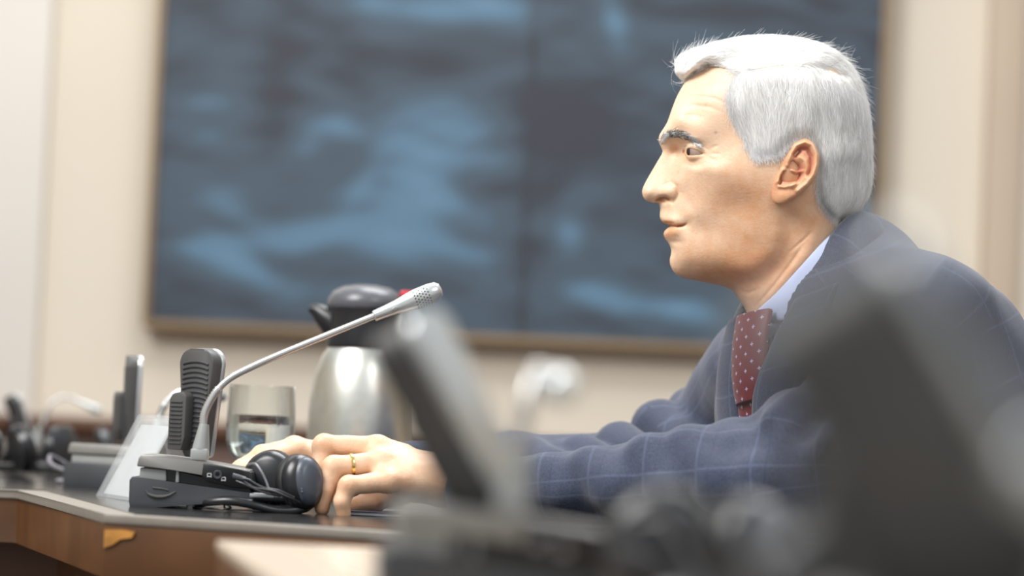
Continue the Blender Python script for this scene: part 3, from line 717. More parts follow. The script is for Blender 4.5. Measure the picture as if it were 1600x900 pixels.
def _tie(nt, N, L, b):
    at = N.new('ShaderNodeAttribute'); at.attribute_name = 'cloth_uv'; sx = N.new('ShaderNodeSeparateXYZ'); L.new(at.outputs['Vector'], sx.inputs[0])
    def M(op, a, bb=None):
        n = N.new('ShaderNodeMath'); n.operation = op
        for i, v in enumerate((a, bb)):
            if v is None: continue
            if isinstance(v, (int, float)): n.inputs[i].default_value = v
            else: L.new(v, n.inputs[i])
        return n.outputs[0]
    def dots(ou, ov, p, r0):
        fu = M('SUBTRACT', M('FRACT', M('ADD', M('DIVIDE', sx.outputs[0], p), ou)), 0.5)
        fv = M('SUBTRACT', M('FRACT', M('ADD', M('DIVIDE', sx.outputs[1], p), ov)), 0.5)
        ang = M('ARCTAN2', fv, fu); rr = M('SQRT', M('ADD', M('MULTIPLY', fu, fu), M('MULTIPLY', fv, fv)))
        pet = M('MULTIPLY', M('ADD', M('MULTIPLY', M('COSINE', M('MULTIPLY', ang, 4.0)), 0.45), 0.75), r0)
        return M('LESS_THAN', rr, pet)
    p = 0.0165
    d1 = M('MAXIMUM', dots(0, 0, p, .10), dots(.5, .5, p, .10)); d0 = M('MAXIMUM', dots(.5, 0, p, .06), dots(0, .5, p, .06))
    m1 = N.new('ShaderNodeMixRGB'); m1.inputs[1].default_value = lin((98, 10, 25)); m1.inputs[2].default_value = lin((170, 172, 205)); L.new(d1, m1.inputs[0])
    m2 = N.new('ShaderNodeMixRGB'); m2.inputs[2].default_value = lin((60, 16, 34)); L.new(d0, m2.inputs[0]); L.new(m1.outputs[0], m2.inputs[1])
    L.new(m2.outputs[0], b.inputs['Base Color']); b.inputs['Roughness'].default_value = 0.5; b.inputs['Sheen Weight'].default_value = 0.2
tie_m = attr_mat('red_tie_silk', _tie)
gold = mat('gold', (240, 206, 132), 0.22, metal=1.0)

# ------------------------------------------------------------------ head as an inflated profile
# unit: photo pixels at 3.2 m (1/1600 m); X right, Z row, depth +-H from the mid plane
prof = [(1078, 118), (1068, 132), (1058, 150), (1050, 170), (1043, 190), (1036, 202), (1030.5, 211), (1029.5, 220), (1033, 230), (1035, 238), (1028, 251), (1018, 268), (1009, 284),
        (1004, 295), (1003.5, 303), (1007, 311), (1014, 315.5), (1024, 317), (1029.5, 319), (1031.5, 326), (1031, 334), (1031.5, 341), (1035.5, 347.5), (1042, 350.5), (1047, 353), (1043, 356.5), (1038.5, 361), (1037, 366), (1039, 372),
        (1045, 381), (1048.5, 389), (1048.5, 397), (1046.5, 406), (1048, 416), (1054, 426), (1064, 433), (1080, 437), (1105, 442), (1132, 448), (1146, 456), (1156, 470), (1165, 484), (1178, 520), (1190, 570),
        (1380, 570), (1362, 500), (1335, 430), (1318, 385), (1312, 350), (1322, 318), (1338, 285), (1348, 245), (1350, 200), (1343, 155), (1325, 115), (1295, 88), (1250, 72), (1200, 67), (1150, 72), (1110, 88)]
prof2 = [(1053, 100), (1054, 114), (1062, 124), (1072, 130), (1060, 150), (1052, 175)] + [(1060, 200), (1070, 300), (1120, 400), (1200, 420), (1290, 400), (1306, 350)] + \
        [(1318, 346), (1336, 334), (1352, 315), (1361, 292), (1363, 250), (1361, 200), (1354, 155), (1340, 118), (1316, 88), (1280, 68), (1230, 57), (1175, 56), (1120, 66), (1075, 80), (1058, 90)]
hpts = [(1066, 150, 38), (1090, 150, 68), (1120, 150, 88), (1160, 150, 104), (1210, 150, 117), (1260, 150, 118), (1310, 150, 86),
        (1100, 110, 38), (1130, 110, 66), (1180, 110, 94), (1240, 110, 98), (1290, 110, 70), (1150, 85, 40), (1200, 85, 56), (1250, 90, 54),
        (1050, 182, 42), (1075, 182, 68), (1105, 185, 86), (1140, 190, 98),
        (1038, 213, 28), (1050, 212, 45), (1068, 214, 64), (1090, 216, 78), (1115, 215, 88), (1160, 215, 102), (1210, 215, 116), (1270, 215, 117), (1320, 215, 85),
        (1041, 238, 13), (1049, 239, 18), (1058, 240, 27), (1067, 240, 42), (1080, 240, 60), (1098, 240, 74), (1112, 240, 83), (1132, 240, 92), (1162, 240, 103), (1200, 240, 113),
        (1036, 258, 13), (1046, 258, 21), (1057, 258, 33), (1070, 259, 52), (1085, 260, 68), (1105, 262, 83), (1130, 262, 95), (1170, 265, 106), (1212, 270, 111),
        (1016, 284, 12), (1025, 284, 16), (1036, 283, 20), (1047, 281, 27), (1060, 283, 42), (1075, 285, 58), (1095, 287, 74), (1120, 290, 88), (1160, 295, 100), (1200, 300, 107),
        (1011, 301, 14), (1020, 302, 18), (1032, 303, 22), (1044, 300, 28), (1060, 303, 38), (1073, 308, 52), (1092, 311, 67), (1120, 315, 80), (1160, 320, 93), (1195, 325, 101),
        (1037, 331, 14), (1046, 332, 25), (1058, 333, 38), (1075, 335, 53), (1100, 338, 66), (1140, 345, 81), (1180, 350, 92), (1215, 345, 97),
        (1040, 347, 17), (1050, 350, 28), (1063, 352, 39), (1080, 355, 50), (1110, 360, 64), (1150, 368, 79), (1190, 370, 89),
        (1043, 370, 17), (1055, 372, 31), (1075, 377, 46), (1100, 383, 58), (1140, 392, 71), (1175, 398, 78),
        (1053, 405, 18), (1064, 405, 31), (1082, 408, 43), (1105, 412, 52), (1140, 420, 60), (1175, 420, 70),
        (1072, 427, 20), (1092, 430, 29), (1112, 434, 31), (1132, 441, 28), (1160, 462, 32), (1155, 445, 42), (1185, 446, 62), (1178, 480, 42), (1205, 425, 74), (1225, 395, 86), (1255, 365, 90), (1290, 345, 78),
        (1195, 510, 50), (1215, 470, 76), (1245, 430, 86), (1285, 420, 84), (1310, 425, 60), (1230, 520, 86), (1275, 500, 95), (1325, 500, 78), (1280, 550, 98),
        (1280, 270, 112), (1325, 260, 74), (1290, 310, 96), (1240, 300, 110), (1235, 330, 101)]
def in_poly(poly, X, Y):
    ins = np.zeros(X.shape, bool); n = len(poly)
    for i in range(n):
        x1, y1 = poly[i]; x2, y2 = poly[(i + 1) % n]
        if y1 == y2: continue
        c = ((y1 > Y) != (y2 > Y)) & (X < (x2 - x1) * (Y - y1) / (y2 - y1) + x1); ins ^= c
    return ins
def seg_dist(poly, X, Y, closed=True, param=False):
    best = np.full(X.shape, 1e9); bt = np.zeros(X.shape); n = len(poly) if closed else len(poly) - 1
    for i in range(n):
        x1, y1 = poly[i]; x2, y2 = poly[(i + 1) % len(poly)]; dx, dy = x2 - x1, y2 - y1
        t = np.clip(((X - x1) * dx + (Y - y1) * dy) / (dx * dx + dy * dy + 1e-9), 0, 1)
        d = np.hypot(X - x1 - t * dx, Y - y1 - t * dy); m = d < best; best = np.where(m, d, best); bt = np.where(m, (i + t) / n, bt)
    return (best, bt) if param else best
def gblur(A, s):
    r = int(3 * s) + 1; k = np.exp(-np.arange(-r, r + 1) ** 2 / (2 * s * s)); k /= k.sum()
    A = np.apply_along_axis(lambda v: np.convolve(np.pad(v, r, 'edge'), k, 'valid'), 0, A)
    return np.apply_along_axis(lambda v: np.convolve(np.pad(v, r, 'edge'), k, 'valid'), 1, A)
STEP = 1.25
gxs = np.arange(990, 1392, STEP); gzs = np.arange(44, 572, STEP)
GX, GZ = np.meshgrid(gxs, gzs, indexing='ij')
def poisson(mask):
    u = np.zeros(mask.shape); b = mask * 1.0
    def lap(v):
        o = 4 * v; o[1:] -= v[:-1]; o[:-1] -= v[1:]; o[:, 1:] -= v[:, :-1]; o[:, :-1] -= v[:, 1:]; return o * mask
    r = b - lap(u); p = r.copy(); rs = (r * r).sum()
    for _ in range(900):
        Ap = lap(p); al = rs / (p * Ap).sum(); u += al * p; r -= al * Ap; rn = (r * r).sum()
        if rn < 1e-3: break
        p = r + rn / rs * p; rs = rn
    return u
def smooth_poly(poly, n=6):
    return [tuple(p) for p in spline(poly + [poly[0]], len(poly) * n)[:-1]]
def inflate(poly, ctrl, reg=0.0006):
    pf = smooth_poly(poly); ins = in_poly(pf, GX, GZ); d = seg_dist(pf, GX, GZ)
    u = poisson(ins); q = np.where(d > 2.5, u / np.maximum(d, 1), 0) * ins; wgt = ((d > 2.5) & (d < 14) & ins) * 1.0
    qb = gblur(q * wgt, 4) / np.maximum(gblur(wgt, 4), 1e-4)
    bl = np.clip((d - 3) / 4, 0, 1); sf = d * qb; SS = np.where(ins, (1 - bl) * sf + bl * u, 0)
    def samp(A, x, z):
        i = (x - gxs[0]) / STEP; j = (z - gzs[0]) / STEP; i0 = int(i); j0 = int(j); f = i - i0; g_ = j - j0
        return (A[i0, j0] * (1 - f) + A[i0 + 1, j0] * f) * (1 - g_) + (A[i0, j0 + 1] * (1 - f) + A[i0 + 1, j0 + 1] * f) * g_
    c = np.array([p for p in ctrl if samp(ins * 1.0, p[0], p[1]) > .99]); sv = np.array([samp(SS, p[0], p[1]) for p in c])
    y = np.log(c[:, 2] ** 2 / sv)
    X = c[:, :2] / 100; dd2 = ((X[:, None] - X[None]) ** 2).sum(-1)
    phi = lambda r2: np.where(r2 > 0, 0.5 * r2 * np.log(r2 + 1e-12), 0)
    n = len(X); A = np.zeros((n + 3, n + 3)); A[:n, :n] = phi(dd2) + np.eye(n) * reg; A[:n, n] = 1; A[:n, n + 1:] = X; A[n:, :n] = A[:n, n:].T
    wv = np.linalg.solve(A, np.concatenate([y, np.zeros(3)]))
    K = wv[n] + wv[n + 1] * GX / 100 + wv[n + 2] * GZ / 100
    for i in range(n): K = K + wv[i] * phi((GX / 100 - X[i, 0]) ** 2 + (GZ / 100 - X[i, 1]) ** 2)
    K = np.clip(K, y.min() - 1, y.max() + 1)
    G = SS * np.exp(K)
    gsl = np.maximum(qb * np.exp(K), 3)
    return G, ins, d, gsl
G1, ins1, d1, gs1 = inflate(prof, hpts)
H1 = np.sqrt(np.maximum(G1, 0))
# relief detail on top of the inflated shape (pixels, + outwards)
B = np.zeros_like(GX)
def bump(cx, cz, sx, sz, a, ang=0):
    global B
    c, s_ = math.cos(math.radians(ang)), math.sin(math.radians(ang)); dx = GX - cx; dz = GZ - cz
    B = B + a * np.exp(-((dx * c + dz * s_) / sx) ** 2 - ((-dx * s_ + dz * c) / sz) ** 2)
def groove(pts, wd, a, taper=True):
    global B
    dd_, t = seg_dist(pts, GX, GZ, False, True)
    k = np.sin(np.pi * np.clip(t, 0.04, 0.96)) ** 0.6 if taper else 1
    B = B + a * k * np.exp(-(dd_ / wd) ** 2)
# nose wing, nostril, creases
bump(1044, 300, 11, 10.5, 4.6); bump(1011, 302, 8, 9, 2.5)
groove([(1049, 286), (1056, 292), (1058.5, 302), (1055, 312), (1049, 318)], 3.2, -4.6)
groove([(1024, 313), (1030, 309.5), (1038, 309), (1046, 313), (1050, 317)], 2.6, -9)
bump(1034, 315, 9, 3.5, -7)
groove([(1032, 292), (1040, 288), (1047, 287)], 3, -1.6)
groove([(1062, 296), (1070, 310), (1076, 325), (1080, 342)], 6, -1.6)
groove([(1088, 345), (1092, 360), (1090, 375)], 6, -1.0)
# mouth
groove([(1038, 352), (1047, 353.6), (1056, 354.4), (1064, 353.8), (1070, 352)], 1.9, -7.5, True)
bump(1050, 345, 10, 4, 1.2, -8); bump(1050, 364, 11, 6, 3.2, 5); bump(1050, 379, 13, 4.5, -3); bump(1071, 352, 4.5, 6, -2.2); bump(1060, 334, 10, 7, -1)
bump(1070, 408, 20, 16, 1.5)
# brow ridge, eye socket, temple, cheek
bump(1062, 217, 26, 8, 5.5, 12); bump(1058, 237, 9, 9, -7); bump(1080, 226, 14, 4, -2.5, 10); bump(1122, 215, 22, 30, -2.5); bump(1108, 268, 24, 12, 2.5, 12); bump(1150, 330, 36, 28, -4)
groove([(1062, 254), (1078, 262), (1096, 258)], 4, -1.5); groove([(1066, 262), (1084, 270), (1100, 268)], 5, 1.0)
for pts in ([(1066, 158), (1085, 154), (1110, 158), (1130, 168)], [(1060, 172), (1080, 168), (1104, 172), (1122, 180)], [(1055, 186), (1070, 183), (1092, 186)]): groove(pts, 2.6, -1.1)
for pts in ([(1105, 236), (1118, 230)], [(1106, 243), (1120, 244)], [(1104, 250), (1116, 256)]): groove(pts, 2.0, -1.0)
# jaw edge, neck cords and folds
groove([(1120, 440), (1160, 425), (1195, 395), (1208, 350)], 16, 3.0); groove([(1150, 452), (1190, 435), (1222, 400), (1235, 350)], 14, -3.5)
groove([(1178, 478), (1205, 445), (1232, 408), (1246, 385)], 2.6, -2.6); groove([(1190, 470), (1215, 440), (1250, 400), (1275, 350)], 9, 3.0)
groove([(1225, 396), (1246, 378), (1262, 362)], 2.2, -1.6); groove([(1150, 452), (1166, 458), (1180, 452)], 3, -1.5)
# shallow valley behind the jaw beneath the ear lobe
bump(1225, 345, 13, 24, -5, -15)
B = B * np.clip(d1 / 5, 0, 1)
H = H1 + B
# eyelids over the eyeball
EC = (1088.0, 239.5, 53.0); ER = 17.6
rr2 = (GX - EC[0]) ** 2 + (GZ - EC[1]) ** 2
lid = EC[2] + np.sqrt(np.maximum((ER + 2.3) ** 2 - rr2, 0))
lid = np.where(rr2 < (ER + 2.3) ** 2, lid, 0)
up_w = 1 / (1 + np.exp((GZ - 246) / 2.0)) * 1.0
Hn = -smin(-H, -lid, 5.0)
H = np.where((GX > 1064) & (rr2 < 30 ** 2), Hn, H)
opening = [(1066, 237.2), (1069, 235), (1076, 234.8), (1086, 238.8), (1094.5, 243.3), (1088, 244.4), (1078, 245.2), (1069, 245.0), (1066, 242)]
io = in_poly(opening, GX, GZ); do = seg_dist(opening, GX, GZ); sdo = np.where(io, -do, do)
cut = 1 / (1 + np.exp(sdo / 0.55))
H = H - cut * 9.0
groove_b = B; B = np.zeros_like(GX)
groove([(1064, 226), (1075, 224), (1090, 228), (1104, 239)], 1.6, -1.8)     # crease above the upper lid
groove([(1063, 229), (1072, 227.5), (1084, 230), (1100, 240.5)], 1.3, 0.9)
groove([(1066, 250), (1080, 251), (1097, 247)], 1.4, 0.7)
H = np.maximum(H + B * np.clip(d1 / 5, 0, 1), 0) * ins1
Gs = np.where(ins1, np.maximum(H, 0.0) ** 2, 0); near = ins1 & (d1 < 2.0); Gs = np.where(near, G1, Gs)
Gs = np.where(ins1, Gs + 1e-3, -d1 * gs1)
def mesh_from_G(G, ymax, step_y, zcut=None):
    ys = np.arange(-ymax, ymax + step_y, step_y)
    F = (ys[None, :, None] ** 2 - G[:, None, :]).astype(np.float32)
    V, Q = surface_nets(F, (gxs[0], ys[0], gzs[0]), (STEP, step_y, STEP))
    return V, Q[:, ::-1]
def px2c(V):           # (X, depth, row) -> C frame
    return np.stack([(V[:, 0] - 800) / 1600, V[:, 1] / 1600, (450 - V[:, 2]) / 1600], 1)
def sampG(A, x, z):
    i = np.clip((x - gxs[0]) / STEP, 0, len(gxs) - 1.001); j = np.clip((z - gzs[0]) / STEP, 0, len(gzs) - 1.001)
    i0 = i.astype(int); j0 = j.astype(int); f = i - i0; g_ = j - j0
    return (A[i0, j0] * (1 - f) + A[i0 + 1, j0] * f) * (1 - g_) + (A[i0, j0 + 1] * (1 - f) + A[i0 + 1, j0 + 1] * f) * g_
HV, HQ = mesh_from_G(Gs, 128, 1.5)
# light relaxation
def relax(V, Q, it=2, lam=0.5):
    for _ in range(it):
        acc = np.zeros_like(V); cnt = np.zeros(len(V))
        for a_, b2 in ((0, 1), (1, 2), (2, 3), (3, 0)):
            np.add.at(acc, Q[:, a_], V[Q[:, b2]]); np.add.at(acc, Q[:, b2], V[Q[:, a_]]); np.add.at(cnt, Q[:, a_], 1); np.add.at(cnt, Q[:, b2], 1)
        V = V + lam * (acc / np.maximum(cnt, 1)[:, None] - V)
    return V
HV = relax(HV, HQ, 2, 0.5)
# skin redness map, with shading at jaw, neck and inner eye painted in
FL = np.zeros_like(GX)
def fl(cx, cz, sx, sz, a, ang=0):
    global FL
    c, s_ = math.cos(math.radians(ang)), math.sin(math.radians(ang)); dx = GX - cx; dz = GZ - cz
    FL = FL + a * np.exp(-((dx * c + dz * s_) / sx) ** 2 - ((-dx * s_ + dz * c) / sz) ** 2)
fl(1140, 305, 60, 50, .20); fl(1045, 305, 16, 14, .10); fl(1053, 236, 13, 12, .24); fl(1190, 420, 80, 70, .30); fl(1120, 425, 70, 28, .22); fl(1175, 330, 50, 60, .10); fl(1085, 385, 30, 26, .08); fl(1255, 340, 40, 60, .22); fl(1080, 250, 24, 10, .15); fl(1080, 200, 60, 60, -.05)  # inner eye, jaw and neck terms are painted shading
fl(1034, 313, 9, 3, .5)
lips = [(1030, 345), (1040, 343), (1052, 345), (1062, 349), (1070, 351), (1063, 358), (1056, 368), (1046, 375), (1038, 374), (1034, 366)]
dl_ = seg_dist(lips, GX, GZ); il = in_poly(lips, GX, GZ); FL = FL + 0.26 / (1 + np.exp(np.where(il, -dl_, dl_) / 1.6))
dm, _t = seg_dist([(1040, 352.5), (1056, 354), (1069, 350.5)], GX, GZ, False, True); FL = FL + .5 * np.exp(-(dm / 1.5) ** 2)
lidl = seg_dist(opening, GX, GZ); FL = FL + .16 * np.exp(-(lidl / 2.5) ** 2)
MK = np.zeros_like(GX)
def mk(x, z, r, a):
    global MK
    MK = MK + a * np.exp(-((GX - x) ** 2 + (GZ - z) ** 2) / r ** 2)
mk(1113, 211, 2.2, .5); mk(1098, 168, 1.6, .35); mk(1090, 186, 1.6, .3); mk(1136, 246, 1.6, .25); mk(1058, 270, 1.5, .3); mk(1208, 376, 3, .18); mk(1160, 372, 4, .12)
dmo, _ = seg_dist([(1044, 353), (1056, 354), (1067, 352)], GX, GZ, False, True); MK = MK + .75 * np.exp(-(dmo / 1.2) ** 2)  # shade in the mouth slit painted as a dark line
dn_, _ = seg_dist([(1025, 313.5), (1031, 310.5), (1038, 310), (1044, 312.5)], GX, GZ, False, True); MK = MK + .8 * np.exp(-(dn_ / 1.9) ** 2)  # nostril opening darkened in colour for the shade of the recess
head_fl = sampG(FL, HV[:, 0], HV[:, 2]); head_mk = sampG(MK, HV[:, 0], HV[:, 2]) * (np.abs(HV[:, 1]) > 2)

# ear ---------------------------------------------------------------
ear_out = [(1224, 240), (1229, 231), (1238, 225), (1247, 222.5), (1256, 226), (1263, 234), (1267.5, 246), (1268, 260), (1265, 274), (1259, 287), (1250, 298), (1239, 307), (1226, 315), (1215, 321), (1207, 322), (1200, 318), (1197, 309), (1198, 296), (1202, 283), (1209, 268), (1216, 252)]
es = 0.8; ex = np.arange(1188, 1276, es); ez = np.arange(214, 332, es); EX, EZ = np.meshgrid(ex, ez, indexing='ij')
ef = smooth_poly(ear_out, 4); ei = in_poly(ef, EX, EZ); ed = seg_dist(ef, EX, EZ); esd = np.where(ei, ed, -ed)
R_ = np.zeros_like(EX)
def er(pts, wd, a):
    global R_
    R_ = R_ + a * np.exp(-(seg_dist(pts, EX, EZ, False) / wd) ** 2)
er([(1221, 262), (1225, 246), (1232, 233), (1246, 227.5), (1257, 232), (1263, 246), (1262.5, 262), (1258, 277), (1248, 291), (1236, 301)], 4.2, 5.5)      # helix
er([(1232, 246), (1240, 237), (1250, 238), (1256, 250), (1256, 264), (1251, 277)], 3.2, -5.0)                     # groove inside it
er([(1238, 250), (1246, 256), (1250, 268), (1246, 281), (1236, 290), (1226, 295)], 3.6, 3.5)                      # antihelix
er([(1228, 262), (1236, 266), (1240, 276)], 6.0, -8.5); er([(1216, 281), (1226, 283), (1234, 284)], 5.5, -9.5)      # concha
er([(1227, 270), (1234, 273), (1242, 272)], 2.4, 4.0)                                                              # crus
er([(1232, 248), (1237, 243)], 4.0, -4.0)
er([(1213, 270), (1209, 278), (1206, 287)], 4.5, 4.5)                                                               # tragus
er([(1215.5, 274), (1211, 284), (1209, 290)], 1.9, -9.0)
er([(1208, 295), (1216, 296), (1226, 293), (1231, 290)], 2.8, 3.6)                                                  # antitragus
er([(1212, 309), (1222, 307)], 9, 2.5)
headH = sampG(H, EX, EZ)
yc = -(112 + 0.30 * (EX - 1200) + 0.03 * (300 - EZ)); 
yo = yc - R_                                                  # outer skin
thick = 9.0
ys = np.arange(-166, -84, es)
Fe = None
Y3 = ys[None, :, None]
mid = (yo + (yc + thick)) / 2; half = ((yc + thick) - yo) / 2
rim = np.clip(esd / 5.5, -3, 1); hf = half * np.sqrt(np.clip(1 - (1 - np.clip(rim, 0, 1)) ** 2, 0, 1)) 
Fe = np.abs(Y3 - mid[:, None, :]) - hf[:, None, :]
Fe = np.where((esd <= 0)[:, None, :], np.maximum(Fe, -esd[:, None, :]) + 0.2, Fe)
# wedge joining the plate to the skull at the front edge
Fe = Fe.astype(np.float32)
EV, EQ = surface_nets(Fe, (ex[0], ys[0], ez[0]), (es, es, es)); EQ = EQ[:, ::-1]; EV = relax(EV, EQ, 3, 0.5)
# root of the ear
ax_, GR = grid((1196, -140, 232), (1262, -70, 312), 1.6)
Fr = sd_ell(GR, (1226, -98, 268), np.eye(3), (22, 22, 38)); RV, RQ = surface_nets(Fr.astype(np.float32), (ax_[0][0], ax_[1][0], ax_[2][0]), 1.6); RQ = RQ[:, ::-1]
def ear_flush(V):
    i = np.clip((V[:, 0] - ex[0]) / es, 0, len(ex) - 1).astype(int); j = np.clip((V[:, 2] - ez[0]) / es, 0, len(ez) - 1).astype(int)
    return np.clip(0.42 - 0.04 * R_[i, j] * (V[:, 1] < mid[i, j]), 0.08, 0.75)
parts = [(px2c(HV), HQ, head_fl, head_mk)]
for sgn in (1, -1):
    for V, Q in ((EV, EQ), (RV, RQ)):
        W_ = V.copy(); W_[:, 1] *= sgn; q = Q if sgn == 1 else Q[:, ::-1]
        parts.append((px2c(W_), q, ear_flush(V) if V is EV else np.full(len(V), .4), np.zeros(len(V))))

# ------------------------------------------------------------------ hands (C frame metres)
def hand(fingers, palm, extra, h=0.0011, pad=0.012, k=0.004):
    pts = [np.array(p) for f in fingers for p in f[0]] + [np.array(p[0]) for p in palm] + [np.array(p[1]) for p in palm]
    lo = np.min(pts, 0) - pad - .022; hi = np.max(pts, 0) + pad + .022
    ax, Gd = grid(lo, hi, h); F = None
    for (a, b2, ra, rb) in palm:
        d = sd_cone(Gd, a, b2, ra, rb); F = d if F is None else smin(F, d, 0.012)
    for (js, rs) in fingers:
        f = None
        for i in range(len(js) - 1):
            d = sd_cone(Gd, js[i], js[i + 1], rs[i], rs[i + 1]); f = d if f is None else smin(f, d, 0.0025)
        for i in (1, 2):
            if i < len(js) - 1:   # knuckle swelling
                f = smin(f, sd_cone(Gd, js[i], np.array(js[i]) + 1e-4, rs[i] * 1.05, rs[i] * 1.05), 0.004)
        F = smin(F, f, k)
    for (a, b2, r) in extra: F = smin(F, sd_cone(Gd, a, b2, r, r), 0.006)
    F = F + 0.00025 * sines(Gd[0], Gd[1], Gd[2], 300, 5, 4)
    V, Q = surface_nets(F.astype(np.float32), lo, h)
    V = relax(V, Q, 2, .5)
    js = np.array([f[0][i] for f in fingers for i in (1, 2, len(f[0]) - 1)])
    dd_ = np.sqrt(((V[:, None] - js[None]) ** 2).sum(-1)).min(1)
    return V, Q, 0.10 + 0.20 * np.exp(-(dd_ / 0.011) ** 2), np.zeros(len(V))
m_ = 0.001
Hc = lambda px, py, D: C(px, py, D)
# left hand, the near one
L_f = [
    ([Hc(632, 748, 3.000), Hc(606, 752, 2.990), Hc(545, 759, 2.982), Hc(534, 784, 2.979), Hc(537, 804, 2.980)], [.0100, .0098, .0086, .0076, .0062]),   # little
    ([Hc(632, 728, 3.016), Hc(596, 722, 3.008), Hc(521, 730, 2.998), Hc(508, 765, 2.993), Hc(503, 794, 2.992)], [.0108, .0104, .0096, .0086, .0070]),   # ring
    ([Hc(632, 714, 3.034), Hc(590, 700, 3.030), Hc(506, 696, 3.026), Hc(501, 730, 3.022), Hc(508, 762, 3.020)], [.0115, .0110, .0098, .0088, .0074]),   # middle
    ([Hc(632, 712, 3.052), Hc(585, 700, 3.054), Hc(512, 706, 3.056), Hc(509, 742, 3.052), Hc(516, 772, 3.050)], [.0112, .0108, .0096, .0084, .0070]),   # index
    ([Hc(665, 755, 3.040), Hc(625, 768, 3.052), Hc(585, 782, 3.050), Hc(548, 792, 3.040)], [.0130, .0120, .0100, .0080]),                              # thumb
]
L_p = [(Hc(700, 754, 3.020), Hc(606, 748, 2.998), .0180, .0125), (Hc(700, 750, 3.022), Hc(596, 726, 3.010), .0180, .0140), (Hc(700, 750, 3.030), Hc(590, 708, 3.030), .0180, .0135),
       (Hc(700, 752, 3.036), Hc(586, 708, 3.050), .0180, .0120), (Hc(690, 752, 3.03), Hc(630, 760, 3.035), .019, .015), (Hc(900, 768, 2.97), Hc(695, 753, 3.022), .026, .0185)]
parts.append(hand(L_f, L_p, []))
# right hand, farther away, lying flat with its fingers pointing left
R_f = [
    ([Hc(500, 716, 3.24), Hc(462, 704, 3.23), Hc(418, 716, 3.215), Hc(382, 735, 3.205), Hc(356, 750, 3.20)], [.011, .0108, .0095, .0082, .0068]),
    ([Hc(500, 714, 3.26), Hc(460, 700, 3.255), Hc(410, 712, 3.245), Hc(376, 732, 3.24), Hc(350, 748, 3.235)], [.0115, .011, .0098, .0084, .007]),
    ([Hc(500, 714, 3.28), Hc(462, 702, 3.28), Hc(414, 714, 3.275), Hc(380, 734, 3.27), Hc(356, 750, 3.268)], [.0112, .0108, .0094, .0082, .0068]),
    ([Hc(500, 720, 3.30), Hc(468, 710, 3.305), Hc(430, 722, 3.305), Hc(404, 738, 3.305), Hc(388, 750, 3.30)], [.010, .0095, .0082, .0072, .006]),
    ([Hc(540, 736, 3.235), Hc(500, 748, 3.222), Hc(465, 756, 3.215), Hc(435, 762, 3.21)], [.013, .012, .010, .008]),
]
R_p = [(Hc(570, 730, 3.27), Hc(464, 708, 3.235), .019, .013), (Hc(570, 730, 3.275), Hc(462, 704, 3.26), .019, .013), (Hc(570, 730, 3.28), Hc(466, 708, 3.285), .019, .012), (Hc(570, 732, 3.285), Hc(472, 716, 3.303), .018, .011),
       (Hc(800, 738, 3.34), Hc(565, 732, 3.275), .027, .021)]
parts.append(hand(R_f, R_p, [], h=0.0014))
# forearm cores that run on inside the sleeves, and the trunk under the clothes, so that the body is whole
EN = to_c(at_z(1250, 2.90, TAB + 0.058)); EF = to_c(at_z(1085, 3.50, TAB + 0.056))
N0 = C(1275, 470, 3.2)
yaw_ = math.radians(30)
f_ = np.array([-math.cos(yaw_), -math.sin(yaw_), 0.0]); n_ = np.array([math.sin(yaw_), -math.cos(yaw_), 0.0])   # forward, toward the near side
u_ = np.array([-0.36, 0, 0.93]); u_ /= np.linalg.norm(u_)
f_ = f_ - u_ * (f_ @ u_); f_ /= np.linalg.norm(f_); n_ = np.cross(f_, u_); n_ = n_ if n_[1] < 0 else -n_
def TP(a, b2, c): return N0 + n_ * a + f_ * b2 + u_ * c
SN = TP(0.138, 0.012, -0.05); SF = TP(-0.16, -0.02, -0.05)
lo = np.min([SN, SF, EN, EF, TP(0, 0, -.6), L_p[0][0], R_p[0][0]], 0) - .16; hi = np.max([SN, SF, EN, EF, TP(0, 0, -.6), TP(0, 0, .03)], 0) + .16
ax, Gd = grid(lo, hi, 0.008)
AX = (n_, f_, u_)
Fb = sd_ell(Gd, TP(0, 0.0, -.20), AX, (.165, .098, .24)); Fb = smin(Fb, sd_ell(Gd, TP(0, 0, -.42), AX, (.15, .10, .20)), .04)
for a_, b2, ra, rb in ((SN, EN, .045, .036), (SF, EF, .045, .036), (EN, L_p[5][0], .036, .024), (EF, R_p[4][0], .036, .022), (TP(0, .0, -.02), TP(0, 0.0, .0), .055, .052), (SN, SF, .045, .045)): Fb = smin(Fb, sd_cone(Gd, a_, b2, ra, rb), .03)
V, Q = surface_nets(Fb.astype(np.float32), lo, 0.008); parts.append((V, Q, np.full(len(V), .1), np.zeros(len(V))))

ROOT = Vector(tuple(c2w(TP(0, 0, -.60)[None])[0])); ROOT.z = 0.0
man = empty('person', ROOT, 0, 'white haired man in blue checked suit and red tie, seated in profile, hands on table', 'person')
off = 0; Vs = []; Qs = []; fa = []; ma_ = []
for V, Q, a_, b2 in parts:
    Vs.append(c2w(V)); Qs.append(Q + off); off += len(V); fa.append(a_); ma_.append(b2)
body = from_np('body', np.vstack(Vs), np.vstack(Qs), skin, man, {'flush_shade': np.concatenate(fa), 'mark_shade': np.concatenate(ma_)}, ROOT)

